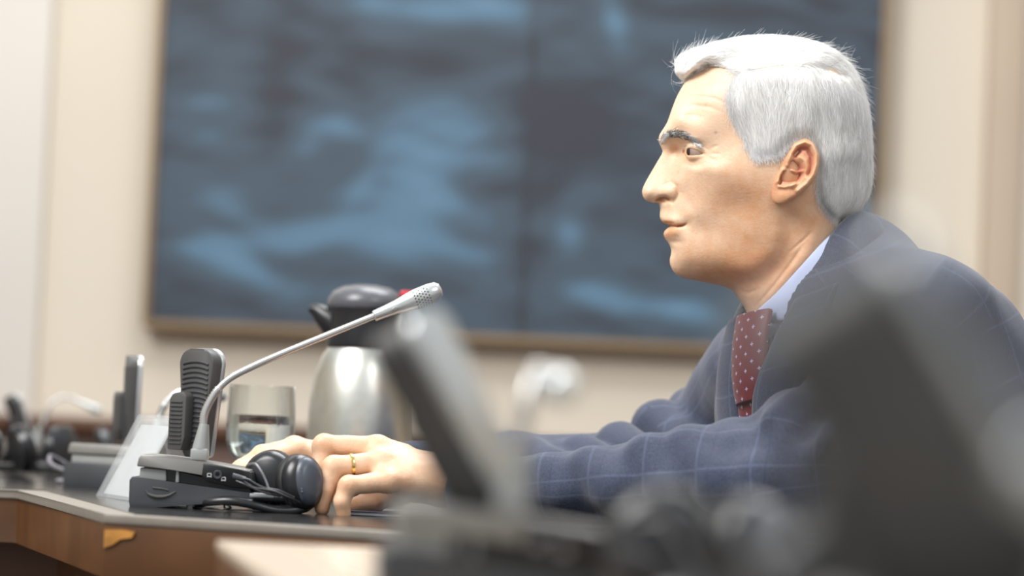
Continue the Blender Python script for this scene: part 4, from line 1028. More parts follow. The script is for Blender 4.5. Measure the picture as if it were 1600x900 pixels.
# eyes ---------------------------------------------------------------
def _eye(nt, N, L, b):
    at = N.new('ShaderNodeAttribute'); at.attribute_name = 'iris'; r = N.new('ShaderNodeValToRGB'); e = r.color_ramp.elements
    e[0].position = 0; e[0].color = lin((12, 10, 10)); e[1].position = 1; e[1].color = lin((170, 146, 134)); r.color_ramp.interpolation = 'LINEAR'
    for p, c in ((.24, (10, 8, 8)), (.30, (62, 42, 30)), (.52, (44, 32, 26)), (.60, (150, 130, 120))): q = e.new(p); q.color = lin(c)  # white of the eye kept dull, brow shadow put into its colour
    L.new(at.outputs['Fac'], r.inputs[0]); L.new(r.outputs[0], b.inputs['Base Color']); b.inputs['Roughness'].default_value = 0.12
eye_m = attr_mat('eyeball', _eye)
for sgn in (-1, 1):
    th, ph = np.meshgrid(np.linspace(0, math.pi, 33), np.linspace(0, 2 * math.pi, 48, endpoint=False), indexing='ij')
    r0 = ER * (1 + 0.06 * np.exp(-(th / .35) ** 2))
    Ax = -np.cos(th) * r0; Ay = np.sin(th) * np.cos(ph) * r0; Az = np.sin(th) * np.sin(ph) * r0
    ga = math.radians(10) ; c, s_ = math.cos(ga), math.sin(ga)
    Bx = Ax * c + (-Ay) * s_ * 0 ; X_ = Ax * c - Ay * s_; Y_ = Ax * s_ + Ay * c
    V = np.stack([X_ + EC[0], Y_ * 1.0 + sgn * EC[2], Az + EC[1]], -1).reshape(-1, 3)
    ii = np.arange(33 * 48).reshape(33, 48); Q = np.stack([ii[:-1], ii[1:], np.roll(ii, -1, 1)[1:], np.roll(ii, -1, 1)[:-1]], -1).reshape(-1, 4)
    from_np('eye', c2w(px2c(V)), Q, eye_m, man, {'iris': np.clip(th.ravel() / 0.95, 0, 1)}, ROOT)

# hair ---------------------------------------------------------------
h2 = [(x, z, hh + 9) for x, z, hh in hpts if z < 340 and x > 1095]
h2 += [(1070, 112, 46), (1085, 100, 62), (1110, 90, 66), (1075, 95, 42), (1062, 105, 30), (1140, 74, 46), (1200, 66, 44), (1260, 70, 44), (1310, 110, 62), (1345, 160, 50), (1352, 220, 50), (1350, 280, 52), (1330, 318, 66), (1300, 335, 84), (1150, 110, 88), (1180, 95, 84), (1250, 95, 88), (1300, 200, 110), (1320, 250, 98)]
h2 = [p for p in h2 if not (1270 < p[0] < 1330 and p[1] > 330 and p[2] > 86)]
G2, ins2, dd2_, gs2 = inflate(prof2, h2, 0.002)
HH = np.sqrt(np.maximum(G2, 0))
mask = [(1050, 104), (1050, 118), (1060, 128), (1073, 131), (1085, 118), (1104, 108), (1124, 113), (1134, 124), (1128, 138), (1124, 162), (1131, 188), (1144, 210), (1154, 235), (1163, 250), (1178, 257), (1196, 254), (1212, 250),
        (1222, 238), (1234, 228), (1254, 227), (1264, 240), (1264, 268), (1260, 290), (1266, 314), (1284, 336), (1302, 349), (1325, 352), (1380, 330), (1390, 200), (1380, 40), (1040, 40)]
mi = in_poly(mask, GX, GZ); md = seg_dist(mask, GX, GZ); msd = np.where(mi, md, -md)
# cap: thin near the hair line, full thickness inside
ewid = 9 + 15 / (1 + np.exp(-(GZ - 128) / 6)) / (1 + np.exp((GX - 1275) / 8))
edge = np.clip((msd + 0) / ewid, 0, 1); ge = edge * edge * (3 - 2 * edge)
outside_skull = ~ins1
Hs = np.where(ins1, H, 0)
thk = (np.maximum(HH - 3, Hs + 5) - Hs) * (1 - .62 * np.exp(-((GX - 1178) / 52) ** 2 - ((GZ - 248) / 42) ** 2))
Hcap = Hs - 1.2 + (thk + 1.2) * ge
# part line furrow
partl = [(1120, 127), (1142, 121), (1165, 115), (1200, 110), (1250, 109), (1290, 113), (1318, 124)]
pd = seg_dist(partl, GX, GZ, False)
Hcap = Hcap - 6.0 * np.exp(-(pd / 4.5) ** 2) * (GX > 1110)
lump = 1.6 * sines(GX, GZ * 0.35, 0 * GX, 0.10, 21, 6) * (GZ > 125) + 1.4 * sines(GX * 0.35, GZ, 0 * GX, 0.12, 22, 6) * (GZ <= 125)
Hcap = Hcap + gblur(lump, 3) * ge
m4 = msd > 3.5
Gc = np.where(m4 & ins2, np.maximum(Hcap, 0) ** 2, -np.abs(msd - 3.5) * 60 - 5)
Gc = np.where(m4 & ~ins2, -dd2_ * gs2, Gc)
Gc = gblur(Gc, 0.8)
CV, CQ = mesh_from_G(Gc, 140, 1.6); CV = relax(CV, CQ, 2, .5)
Gp = gblur(np.where(mi & ins2, np.maximum(np.maximum(Hcap, Hs) + 2.4, 0) ** 2, np.where(ins2, np.maximum(Hs + 2, 0) ** 2, -dd2_ * gs2)), 1.0)
dGx = np.gradient(Gp, STEP, axis=0); dGz = np.gradient(Gp, STEP, axis=1)
def project(p, it=4):
    for _ in range(it):
        g_ = sampG(Gp, p[:, 0], p[:, 2]); F = p[:, 1] ** 2 - g_
        gr = np.stack([-sampG(dGx, p[:, 0], p[:, 2]), 2 * p[:, 1], -sampG(dGz, p[:, 0], p[:, 2])], 1)
        n2 = (gr ** 2).sum(1) + 30; st = gr * (F / n2)[:, None]
        l = np.linalg.norm(st, axis=1, keepdims=True); st *= np.minimum(1, 6 / np.maximum(l, 1e-6)); p = p - st
    nn = np.stack([-sampG(dGx, p[:, 0], p[:, 2]), 2 * p[:, 1], -sampG(dGz, p[:, 0], p[:, 2])], 1)
    nn /= np.linalg.norm(nn, axis=1, keepdims=True) + 1e-9
    return p, nn
tris = CV[CQ]
area_ = np.linalg.norm(np.cross(tris[:, 1] - tris[:, 0], tris[:, 3] - tris[:, 0]), axis=1)
cen_ = tris.mean(1); area_ = area_ * ((np.abs(np.abs(cen_[:, 1]) - np.sqrt(np.maximum(sampG(Gp, cen_[:, 0], cen_[:, 2]), 0))) < 5) | (sampG(d1, cen_[:, 0], cen_[:, 2]) < 14) | (sampG(ins1 * 1.0, cen_[:, 0], cen_[:, 2]) < .5))
htri = HV[HQ]; hcen = htri.mean(1); harea = 1.0 * (sampG(msd, hcen[:, 0], hcen[:, 2]) > -6) * (sampG(msd, hcen[:, 0], hcen[:, 2]) < 16) * (hcen[:, 0] < 1325) * (hcen[:, 2] > 112) * (np.abs(hcen[:, 1]) > 20)
harea = harea * np.clip((sampG(msd, hcen[:, 0], hcen[:, 2]) + 5) / 12, .05, 1) ** 1.5
def strands(n, steps, seglen, seed, lift, keep=None, rad=0.20, wild=0.12, shade0=.96, jit=.6, skin_=False):
    r = np.random.default_rng(seed)
    fi = r.choice(len(HQ), n, p=harea / harea.sum()) if skin_ else r.choice(len(CQ), n, p=area_ / area_.sum()); p = (htri if skin_ else tris)[fi].mean(1) + r.normal(size=(n, 3)) * jit
    if keep is not None: k_ = keep(p); p = p[k_]
    n = len(p); p, nn = project(p, 6)
    ph1 = sines(p[:, 0], p[:, 1], p[:, 2], .09, seed + 1, 4); ph2 = sines(p[:, 0], p[:, 1], p[:, 2], .28, seed + 2, 4)
    ln = r.uniform(.6, 1.25, n); out = []; tol = r.uniform(0, 1, n) ** 1.6 * (13 if skin_ else 10); dead = np.zeros(n, bool); wl = r.normal(size=(n, 3)) * wild
    side = np.sign(p[:, 1] + 1e-6)
    for s_ in range(steps):
        x, z = p[:, 0], p[:, 2]
        zpart = np.interp(x, [q[0] for q in partl], [q[1] for q in partl])
        top = 1 / (1 + np.exp((z - zpart) / 2.5)); top = np.where(x < 1112, 1, top) ; top = top * (1 / (1 + np.exp((x - 1322) / 8)))
        # on top: backwards, rising a little from the part; at the sides: down
        dt = np.stack([np.full(n, 1.0), 0.30 * np.ones(n), np.where(x < 1120, -.30, 0.02) + 0 * x], 1)
        back = np.clip((x - 1130) / 230, 0, 1)
        sb = np.exp(-((x - 1160) / 40) ** 2) * np.clip((z - 150) / 90, 0, 1)
        dsx = 0.34 - 0.50 * back + 0.25 * sb
        dsx = dsx - 0.35 * np.clip((z - 290) / 50, 0, 1)
        ds = np.stack([dsx, 0 * x, np.ones(n)], 1)
        d = dt * top[:, None] + ds * (1 - top)[:, None]
        d = d + (0.20 * ph1 + .16 * ph2)[:, None] * np.stack([1 - top, 0 * x, top * .7], 1) + wl
        d = d - nn * (d * nn).sum(1)[:, None]; d /= np.linalg.norm(d, axis=1, keepdims=True) + 1e-9
        t = s_ / (steps - 1)
        out.append(p + nn * (-2.0 + lift * t ** 1.5)[..., None] if hasattr(lift, '__len__') else p + nn * (-1.2 + lift * t ** 1.6))
        pn = p + d * (seglen * ln)[:, None]; pn, nn2 = project(pn, 2)
        dead |= (sampG(msd, pn[:, 0], pn[:, 2]) < -tol) & (pn[:, 0] < 1300)
        p = np.where(dead[:, None], p + d * .15, pn); nn = np.where(dead[:, None], nn, nn2)
    Pn = np.stack(out, 1)                       # n, steps, 3
    tan = np.gradient(Pn, axis=1); tan /= np.linalg.norm(tan, axis=2, keepdims=True) + 1e-9
    ref = np.array([.3, 1, .2]); a_ = np.cross(tan, ref); a_ /= np.linalg.norm(a_, axis=2, keepdims=True) + 1e-9; b2 = np.cross(tan, a_)
    tt = np.linspace(0, 1, steps); rd = rad * (1 - 0.75 * tt ** 2)
    ring = np.stack([Pn + rd[None, :, None] * (a_ * math.cos(q) + b2 * math.sin(q)) for q in (0, 2.094, 4.189)], 2)
    V = ring.reshape(-1, 3); base = (np.arange(n)[:, None] * steps + np.arange(steps - 1)[None]) * 3
    Q = np.concatenate([np.stack([base + a0, base + a1, base + 3 + a1, base + 3 + a0], -1).reshape(-1, 4) for a0, a1 in ((0, 1), (1, 2), (2, 0))])
    x, z = Pn[:, 0, 0], Pn[:, 0, 2]
    sh = shade0 + r.normal(size=n) * .11 + 0.13 * sines(x, z * .12, 0 * x, .40, 33, 6) * (z > 120) + .13 * sines(x * .15, z, 0 * x, .5, 34, 6) * (z <= 122) * (x > 1150) - .35 * (r.random(n) < .06)
    zp = np.interp(x, [q[0] for q in partl], [q[1] for q in partl])
    sh = sh - .07 * (z < zp)  # top hair toned down in colour against the strong overhead light
    sh = sh - .42 * np.exp(-((z - zp - 1) / 4) ** 2) * (x > 1140) - .10 * np.clip((z - 130) / 200, 0, 1) * np.clip((x - 1200) / 80, 0, 1)  # shadow along the part line painted into the strands
    sh = sh - (r.random(n) < .05) * .3
    return V, Q, np.repeat(np.clip(sh, .05, 1), steps * 3)
hp = [(CV, CQ, np.full(len(CV), .66))]  # cap is greyer, shade between the strands put into its colour
hp.append(strands(14000, 9, 3.6, 1, 1.8, wild=.14)); hp.append(strands(4500, 9, 4.6, 2, 3.8, wild=.22, rad=.26)); 
hp.append(strands(6000, 7, 2.7, 6, 2.2, wild=.30, rad=.18, skin_=True))
hp.append(strands(1500, 9, 3.4, 3, 13.0, wild=.45, keep=lambda p: (p[:, 2] < 150) & ((p[:, 0] > 1270) | (p[:, 0] < 1100) | (np.random.default_rng(1).random(len(p)) < .35)), rad=.22))
hp.append(strands(1400, 8, 3.2, 4, 9.0, wild=.35, keep=lambda p: p[:, 0] > 1310, rad=.2))
hp.append(strands(260, 9, 3.4, 5, 26.0, wild=.5, keep=lambda p: (p[:, 2] < 130) & ((p[:, 0] > 1285) | (p[:, 0] < 1100)), rad=.17))
off = 0; Vs = []; Qs = []; sh = []
for V, Q, s_ in hp: Vs.append(c2w(px2c(V))); Qs.append(Q + off); off += len(V); sh.append(s_)
from_np('hair', np.vstack(Vs), np.vstack(Qs), hairm, man, {'shade': np.concatenate(sh)}, ROOT)

# eyebrows -----------------------------------------------------------
def brow(sgn):
    r = np.random.default_rng(9); pts = []; n = 640; c = spline([(1031, 220), (1038, 214), (1049, 212), (1062, 214), (1075, 220), (1088, 231)], 60)
    V = []; Q = []; sh = []
    for i in range(n):
        t = r.random() ** .85; k = min(int(t * 59), 58); cx, cz = c[k]; wdt = 6.5 * (1 - .5 * t)
        x = cx + r.normal() * 1.0; z = cz + r.normal() * wdt * .5
        ang = math.radians(-60 + 75 * t + r.normal() * 22); L_ = r.uniform(5, 9)
        pl_ = []
        for s_ in np.linspace(0, 1, 5):
            xx = x + math.cos(ang) * L_ * s_; zz = z + math.sin(ang) * L_ * s_ * .8 + 2.5 * s_ * s_ * (t > .4)
            hh = float(sampG(H, np.array([xx]), np.array([zz]))[0]) + 0.2 + 2.6 * math.sin(s_ * 2.2)
            if hh < 8: hh = 8
            pl_.append((xx, sgn * hh, zz))
        b = len(V)
        pl_ = np.array(pl_)
        for j, p in enumerate(pl_):
            rr = .42 * (1 - .7 * j / 4)
            for q in (0, 2.1, 4.2): V.append((p[0] + rr * math.cos(q), p[1] + rr * .5 * math.sin(q), p[2] + rr * math.sin(q)))
        for j in range(4):
            for a0, a1 in ((0, 1), (1, 2), (2, 0)): Q.append((b + j * 3 + a0, b + j * 3 + a1, b + j * 3 + 3 + a1, b + j * 3 + 3 + a0))
        s0 = (.08 if r.random() < .75 else .7) if 0.22 < t < .72 else (.75 if r.random() < .6 else .25)
        sh += [s0] * 15
    return np.array(V), np.array(Q), np.array(sh)
for sgn in (-1, 1):
    V, Q, s_ = brow(sgn); o = from_np('eyebrow', c2w(px2c(V)), Q, hairm, man, {'shade': s_}, ROOT)
    o['label'] = 'bushy eyebrow, dark grey with white hairs'
# upper lashes
V = []; Q = []
for sgn in (-1, 1):
    for i in range(26):
        t = i / 25; x = 1069 + 30 * t; z = np.interp(x, [1062, 1070, 1080, 1090, 1101], [232.5, 230.5, 232, 236.5, 243.5])
        hh = float(sampG(H, np.array([x]), np.array([z - 1.2]))[0]); b = len(V)
        for j, s_ in enumerate(np.linspace(0, 1, 4)):
            p = np.array([x - 4.5 * s_ * (1.2 - t), (hh + 2.2 * s_), z + .6 * s_ - 1.0 * s_ * s_]); rr = .18 * (1 - .7 * s_)
            for q in (0, 2.1, 4.2): V.append((p[0] + rr * math.cos(q), sgn * (p[1] + rr * .4 * math.sin(q)), p[2] + rr * math.sin(q)))
        for j in range(3):
            for a0, a1 in ((0, 1), (1, 2), (2, 0)): Q.append((b + j * 3 + a0, b + j * 3 + a1, b + j * 3 + 3 + a1, b + j * 3 + 3 + a0))
from_np('eyelashes', c2w(px2c(np.array(V))), np.array(Q), hairm, man, {'shade': np.full(len(V), .05)}, ROOT)
# ------------------------------------------------------------------ jacket
ax, Gd = grid(lo, hi, 0.0042)
def torso(G, grow=0.0):
    F = sd_ell(G, TP(0, 0.003, -.22), AX, (.196 + grow, .128 + grow, .27 + grow))
    F = smin(F, sd_ell(G, TP(0, 0.005, -.47), AX, (.185 + grow, .13 + grow, .24)), .05)
    F = smin(F, sd_cone(G, TP(.145, -.02, -.048), TP(.03, -.035, .0), .050 + grow, .050 + grow), .03)
    F = smin(F, sd_cone(G, TP(-.15, -.02, -.055), TP(-.03, -.035, .0), .050 + grow, .050 + grow), .03)
    F = smin(F, sd_cone(G, TP(.085, -.055, -.10), TP(.075, -.065, -.34), .085 + grow, .08 + grow), .05)
    F = smin(F, sd_cone(G, TP(.0, -.045, .005), TP(.0, -.06, -.12), .066 + grow, .09 + grow), .04)
    return F
WN = to_c(at_z(735, 3.005, TAB + .027)); WF = R_p[4][0] + (R_p[4][1] - R_p[4][0]) * 0.66
Ft = torso(Gd)
arms = [(SN, EN, .053, .048), (EN, WN, .050, .0265), (SF, EF, .056, .044), (EF, R_p[4][0], .044, .037), (R_p[4][0], WF, .037, .030)]
Fa = None
for i, (a_, b2, ra, rb) in enumerate(arms):
    d = sd_cone(Gd, a_, b2, ra, rb)
    Fa = d if Fa is None else (smin(Fa, d, .02) if i != 2 else np.minimum(Fa, d))
# cloth bulges of the bunched sleeves
def bulge(px, py, D, r, k=.018):
    global Fa
    c = C(px, py, D); Fa = smin(Fa, sd_cone(Gd, c, c + 1e-4, r, r), k)
def roll(a0, b0, r, k=.009):
    global Fa
    Fa = smin(Fa, sd_cone(Gd, C(*a0), C(*b0), r, r * .95), k)
for r_ in (((1084, 650, 3.46), (1120, 720, 3.40), .030), ((1030, 668, 3.42), (1085, 712, 3.36), .030), ((966, 694, 3.38), (1020, 735, 3.32), .028), ((906, 716, 3.345), (960, 745, 3.30), .027), ((838, 727, 3.325), (885, 748, 3.29), .026),
           ((1150, 704, 2.93), (1185, 752, 2.87), .030), ((1078, 708, 2.92), (1120, 756, 2.88), .027), ((1012, 719, 2.93), (1045, 760, 2.90), .025), ((925, 731, 2.95), (965, 766, 2.92), .024), ((850, 741, 2.97), (880, 768, 2.95), .021),
           ((1240, 668, 2.93), (1205, 705, 2.90), .034), ((1310, 646, 2.95), (1240, 680, 2.91), .034)): roll(*r_)
F = smin(Ft, Fa, .028)
def ridge(a, b2, wd, amp):
    global F
    d = sd_cone(Gd, a, b2, 0, 0); F = F - amp * np.exp(-(d / wd) ** 2)
def Cr(pts, wd, amp):
    q = [C(*p) for p in pts]
    for i in range(len(q) - 1): ridge(q[i], q[i + 1], wd, amp)
# folds, laid out on the near sleeve, the far sleeve and the elbow crook
Cr([(1170, 650, 2.90), (1195, 690, 2.84), (1215, 740, 2.82)], .009, -.011); Cr([(1290, 600, 2.93), (1240, 628, 2.90), (1190, 655, 2.88)], .009, .008); Cr([(1300, 640, 2.90), (1255, 675, 2.86), (1222, 712, 2.83)], .010, -.010)
Cr([(1130, 670, 2.88), (1145, 700, 2.83), (1150, 740, 2.82)], .009, .007); Cr([(1105, 680, 2.88), (1110, 715, 2.83), (1100, 750, 2.83)], .008, -.008); Cr([(1050, 690, 2.88), (1035, 720, 2.84), (1040, 755, 2.84)], .008, -.007)
Cr([(975, 695, 2.90), (955, 725, 2.87), (960, 760, 2.87)], .008, -.007); Cr([(900, 705, 2.92), (885, 735, 2.90), (890, 765, 2.90)], .007, -.006); Cr([(1280, 560, 2.97), (1300, 600, 2.93), (1295, 660, 2.89)], .012, -.006)
Cr([(1330, 620, 2.9), (1290, 690, 2.85), (1250, 740, 2.82)], .012, .008); Cr([(1370, 600, 2.92), (1340, 690, 2.86), (1300, 760, 2.82)], .012, -.007)
Cr([(1045, 640, 3.36), (1010, 650, 3.33), (985, 690, 3.32)], .008, -.008); Cr([(990, 660, 3.34), (945, 670, 3.31), (925, 700, 3.30)], .007, -.007); Cr([(1080, 640, 3.36), (1050, 665, 3.33), (1030, 695, 3.32)], .008, -.009); Cr([(925, 680, 3.31), (880, 695, 3.29), (868, 715, 3.29)], .007, -.006)
Cr([(1090, 560, 3.3), (1105, 610, 3.2), (1110, 660, 3.15)], .012, -.004)
wob = 0.0020 * sines(Gd[0], Gd[1], Gd[2], 34, 11, 5) + 0.0011 * sines(Gd[0], Gd[1], Gd[2], 85, 12, 5)
F = F + wob
# the open front: a V between the lapels and the neck hole
q = [Gd[0] - N0[0], Gd[1] - N0[1], Gd[2] - N0[2]]
la = q[0] * n_[0] + q[1] * n_[1] + q[2] * n_[2]; lb = q[0] * f_[0] + q[1] * f_[1] + q[2] * f_[2]; lc = q[0] * u_[0] + q[1] * u_[1] + q[2] * u_[2]
half = np.clip(0.036 + (lc + 0.02) * 0.06, 0.0, .05)
core = torso(Gd, -0.012)
vcut = np.maximum(np.maximum(np.maximum(np.abs(la) - half, 0.02 - lb), -core), lb - .175)
F = np.maximum(F, -vcut)
neck_c = sd_cone(Gd, C(1290, 560, 3.2), C(1245, 395, 3.2), .068, .062)
F = np.maximum(F, -neck_c)
V, Q = surface_nets(F.astype(np.float32), lo, 0.0042); V = relax(V, Q, 2, .5)
def cloth_uv(V):
    best = np.full(len(V), 1e9); uv = np.zeros((len(V), 3))
    q = V - N0; a_, b2, c_ = q @ n_, q @ f_, q @ u_
    ang = np.arctan2(a_, b2); d = np.abs(sd_ell((V[:, 0], V[:, 1], V[:, 2]), TP(0, 0.003, -.22), AX, (.196, .128, .27)))
    best = d - .01; uv[:, 0] = ang * .165 + .02; uv[:, 1] = c_
    for a0, b0, ra, rb in arms:
        dv = b0 - a0; L_ = np.linalg.norm(dv); dn = dv / L_; e1 = np.cross(dn, (0, 0, 1)); e1 /= np.linalg.norm(e1); e2 = np.cross(dn, e1)
        r_ = V - a0; t = r_ @ dn; d = np.abs(sd_cone((V[:, 0], V[:, 1], V[:, 2]), a0, b0, ra, rb)); an = np.arctan2(r_ @ e2, r_ @ e1); m = d < best
        best = np.where(m, d, best); uv[m, 0] = an[m] * .052; uv[m, 1] = t[m]
    return uv
jk = from_np('jacket', c2w(V), Q, cloth, man, {'cloth_uv': cloth_uv(V)}, ROOT)
# shirt under it
ax2, G2d = grid(TP(-.0, 0, -.3) - .26, TP(0, 0, 0.0) + .22, 0.006)
Fs = torso(G2d, -0.013); qs = [G2d[0] - N0[0], G2d[1] - N0[1], G2d[2] - N0[2]]
ls = qs[0] * u_[0] + qs[1] * u_[1] + qs[2] * u_[2]; Fs = np.maximum(Fs, ls - .012); las = qs[0] * n_[0] + qs[1] * n_[1] + qs[2] * n_[2]; Fs = np.maximum(Fs, np.abs(las) - .13)
Vs_, Qs_ = surface_nets(Fs.astype(np.float32), TP(-.0, 0, -.3) - .26, 0.006); from_np('shirt', c2w(Vs_), Qs_, shirt_m, man, None, ROOT)

def sheet(name, rows, thick, m, nsub=(24, 40), uvs=None, parent=man, bow=0.0, org=ROOT):
    """closed thin body between two or more polylines given in the C frame (rows run along the length)"""
    nr, nl = nsub
    R = [spline(r, nl) for r in rows]; A_ = np.array(R); B_ = np.stack([spline(A_[:, j], nr) if len(rows) > 2 else np.linspace(A_[0, j], A_[-1, j], nr) for j in range(nl)], 1)
    du = np.gradient(B_, axis=0); dv = np.gradient(B_, axis=1); nn = np.cross(du, dv); nn /= np.linalg.norm(nn, axis=2, keepdims=True) + 1e-9
    if nn[:, :, 1].mean() > 0: nn = -nn
    s_ = np.linspace(-1, 1, nr)[:, None, None]
    top = B_ + nn * (thick * np.sqrt(np.clip(1 - s_ ** 4, 0, 1)) + bow * (1 - s_ ** 2)); bot = B_ - nn * 0.0006
    V = np.concatenate([top.reshape(-1, 3), bot.reshape(-1, 3)]); ii = np.arange(nr * nl).reshape(nr, nl); o = nr * nl
    q1 = np.stack([ii[:-1, :-1], ii[1:, :-1], ii[1:, 1:], ii[:-1, 1:]], -1).reshape(-1, 4); Q = [q1, q1[:, ::-1] + o]
    per = list(ii[0]) + list(ii[1:, -1]) + list(ii[-1, ::-1][1:]) + list(ii[::-1, 0][1:-1]); per = np.array(per); nx_ = np.roll(per, -1)
    Q.append(np.stack([per, nx_, nx_ + o, per + o], 1))
    lu = np.cumsum(np.linalg.norm(np.diff(B_, axis=0, prepend=B_[:1]), axis=2), 0); lv = np.cumsum(np.linalg.norm(np.diff(B_, axis=1, prepend=B_[:, :1]), axis=2), 1)
    lu = lu - lu[nr // 2][None]
    uv = np.stack([lu, lv, 0 * lu], -1).reshape(-1, 3); uv = np.vstack([uv, uv])
    ob = from_np(name, c2w(V), np.vstack(Q), m, parent, {'cloth_uv': uv}, org)
    bm = bmesh.new(); bm.from_mesh(ob.data); bmesh.ops.recalc_face_normals(bm, faces=bm.faces[:]); bm.to_mesh(ob.data); bm.free()
    return ob
# front surface point of the torso at lateral a, height c (C frame), lifted by e
_cs = np.linspace(0.0, .25, 240)
def front(a_, c_, e=0.0, grow=0.0):
    pts = np.stack([TP(a_, b2, c_) for b2 in _cs]); Fv = torso((pts[:, 0], pts[:, 1], pts[:, 2]), grow)
    k_ = np.nonzero(Fv < 0)[0]; b2 = _cs[k_[-1]] if len(k_) else 0.03
    return TP(a_, b2 + e, c_)
# tie: knot on top, blade below
def tie_part(name, cs, ws, e, bow=0.004, c0=0.0):
    rows = [[front(s_ * w_ + c0, c_, e, -0.002) for c_, w_ in zip(cs, ws)] for s_ in (-1, -.5, 0, .5, 1)]
    return sheet(name, rows, 0.003, tie_m, (21, 60), bow=bow)
tie = tie_part('tie', list(np.linspace(-.062, -.36, 9)), [.026, .027, .029, .031, .033, .035, .037, .038, .039], .002, c0=-.011)
kn = tie_part('tie_knot', [.010, -.010, -.030, -.048, -.066], [.033, .032, .032, .030, .026], .005, .006, c0=-.008)
# lapels
for sg, nm in ((1, 'near'), (-1, 'far')):
    cs = [.012, -.02, -.06, -.11, -.17, -.23, -.29, -.35, -.42]
    inn = [sg * max(0.035 + (c_ + 0.02) * 0.06, 0.004) for c_ in cs]
    if sg == 1: inn = [.064, .044, .015, .007, .004, .003, .002, .002, .002]
    wid = [.030, .046, .060, .062, .056, .048, .038, .026, .008]
    rows = [[front(i_ + sg * w_ * t, c_, .004 + .003 * math.sin(math.pi * t) + (.013 * (1 - t) ** .5 if sg == 1 else 0), 0.0) for c_, i_, w_ in zip(cs, inn, wid)] for t in (0, .33, .66, 1)]
    sheet('lapel', rows, .0022, cloth, (14, 60))
# jacket collar that stands round the back of the neck
inner = [(1222, 470, -86), (1262, 412, -98), (1300, 358, -84), (1330, 336, -50), (1346, 334, 0), (1330, 336, 50), (1300, 358, 84), (1262, 412, 98), (1222, 470, 86)]
outer = [(1262, 500, -110), (1312, 450, -124), (1352, 402, -106), (1378, 378, -58), (1388, 376, 0), (1378, 378, 58), (1352, 402, 106), (1312, 450, 124), (1262, 500, 110)]
def pc(l): return [px2c(np.array([p[0], p[2], p[1]], float)[None])[0] for p in l]
midl = [((a[0] + b2[0]) / 2, (a[1] + b2[1]) / 2 - 7, (a[2] + b2[2]) / 2 * 1.05) for a, b2 in zip(inner, outer)]
ob = sheet('collar', [pc(inner), pc(midl), pc(outer)], .0028, cloth, (16, 90)); 
sd = ob.modifiers.new('thickness', 'SOLIDIFY'); sd.thickness = .003; sd.offset = 0
# shirt collar: two leaves hugging the neck
for sg in (-1, 1):
    top = [(1312, 352, sg * 62), (1296, 362, sg * 82), (1270, 386, sg * 97), (1236, 424, sg * 94), (1206, 458, sg * 78), (1184, 480, sg * 48), (1172, 489, sg * 14)]
    mid_ = [(1318, 362, sg * 64), (1302, 374, sg * 88), (1278, 404, sg * 106), (1246, 442, sg * 104), (1220, 470, sg * 98), (1200, 487, sg * 76), (1180, 494, sg * 30)]
    low = [(1322, 376, sg * 68), (1308, 390, sg * 92), (1290, 420, sg * 112), (1264, 456, sg * 118), (1242, 482, sg * 114), (1221, 500, sg * 106), (1188, 500, sg * 44)]
    ob = sheet('shirt_collar', [pc(top), pc(mid_), pc(low)], .0016, shirt_m, (12, 60))
# wedding ring on the near hand
a_, b2 = L_f[1][0][1], L_f[1][0][2]; cpt = a_ + (b2 - a_) * .62; dn = (b2 - a_) / np.linalg.norm(b2 - a_)
W0 = c2w(np.array([cpt, cpt + dn]))
bm = bm_new(); add_lathe(bm, [(.0100, -.0016), (.0108, -.0014), (.0111, 0), (.0108, .0014), (.0100, .0016)], 40, zmat(Vector(W0[0]) - ROOT, Vector(W0[1] - W0[0])), close=True)
from_bm('wedding_ring', bm, gold, man)
# trousers, shoes, chair (below the frame, but there)
hipw = Vector(c2w(TP(0, 0, -.60)[None])[0]); print('hip', hipw)
hx, hy = hipw.x, hipw.y; zs = 0.50
TW = [(Vector((hx, hy - .09, zs + .07)), Vector((hx - .40, hy - .24, zs + .075))), (Vector((hx, hy + .09, zs + .07)), Vector((hx - .42, hy + .05, zs + .075)))]
lo3 = np.array([hx - .62, hy - .42, 0.02]); hi3 = np.array([hx + .22, hy + .32, .98]); ax3, G3 = grid(lo3, hi3, .009)
F3 = sd_ell(G3, (hx, hy, zs + .12), np.eye(3), (.135, .185, .15))
F3 = smin(F3, sd_cone(G3, (hx, hy, zs + .12), tuple(hipw), .13, .13), .04)
shoes = []
for a_, b2 in TW:
    ft = Vector((b2.x + .02, b2.y - .02, .09)); F3 = smin(F3, sd_cone(G3, a_, b2, .088, .066), .03); F3 = smin(F3, sd_cone(G3, b2, ft, .064, .052), .02); shoes.append(ft)
F3 = F3 + .002 * sines(G3[0], G3[1], G3[2], 30, 3)
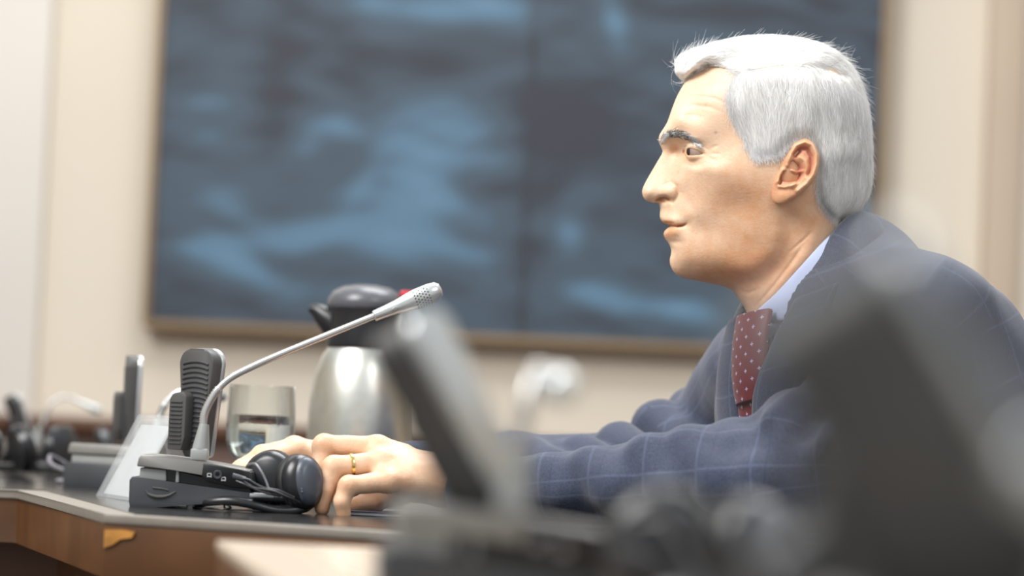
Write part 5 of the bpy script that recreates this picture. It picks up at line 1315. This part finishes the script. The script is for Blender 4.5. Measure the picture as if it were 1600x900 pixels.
V, Q = surface_nets(F3.astype(np.float32), lo3, .009); from_np('trousers', V, Q, trou_m, man, None, ROOT)
for ft in shoes:
    lo4 = np.array([ft.x - .26, ft.y - .08, -.01]); ax4, G4 = grid(lo4, np.array([ft.x + .1, ft.y + .08, .16]), .005)
    F4 = sd_cone(G4, (ft.x, ft.y, .05), (ft.x - .17, ft.y, .032), .042, .034); F4 = smin(F4, sd_cone(G4, (ft.x, ft.y, .05), (ft.x, ft.y, .10), .04, .042), .02); F4 = np.maximum(F4, .004 - G4[2])
    V, Q = surface_nets(F4.astype(np.float32), lo4, .005); from_np('shoe', V, Q, shoe_m, man, None, ROOT)
chair_m = mat('chair_fabric', (44, 44, 50), 0.8, noise=0.1, bump=.2); metal_m = mat('chair_metal', (60, 60, 64), 0.35, metal=.8)
ch = empty('office_chair', (hx + .02, hy, 0), 0, 'dark office chair under the seated man, mostly hidden', 'chair')
bm = bm_new(); add_box(bm, (0, 0, .425), (.46, .48, .075), .03, seg=4); from_bm('seat', bm, chair_m, ch)
bm = bm_new(); add_box(bm, (.25, 0, .70), (.05, .42, .36), .02, Matrix.Rotation(math.radians(8), 3, 'Y'), 4); from_bm('backrest', bm, chair_m, ch)
bm = bm_new(); add_tube(bm, spline([(.05, 0, .385), (.20, 0, .375), (.255, 0, .46), (.275, 0, .62)], 20), .018, 10); from_bm('back_support', bm, metal_m, ch)
bm = bm_new(); add_lathe(bm, [(0, .08), (.03, .08), (.028, .25), (.02, .25), (.02, .388), (0, .388)], 24); from_bm('column', bm, metal_m, ch)
for i in range(5):
    an = i * 2 * math.pi / 5 + .3; bm = bm_new(); add_tube(bm, [(0, 0, .10), (math.cos(an) * .28, math.sin(an) * .28, .07)], [.02, .013], 10); lg = from_bm('leg', bm, metal_m, ch)
    bm = bm_new(); add_lathe(bm, [(0, -.012), (.026, -.012), (.028, 0), (.026, .012), (0, .012)], 20, zmat((math.cos(an) * .28, math.sin(an) * .28, .0285), (-math.sin(an), math.cos(an), 0), (0, 0, 1))); from_bm('castor', bm, chair_m, lg)
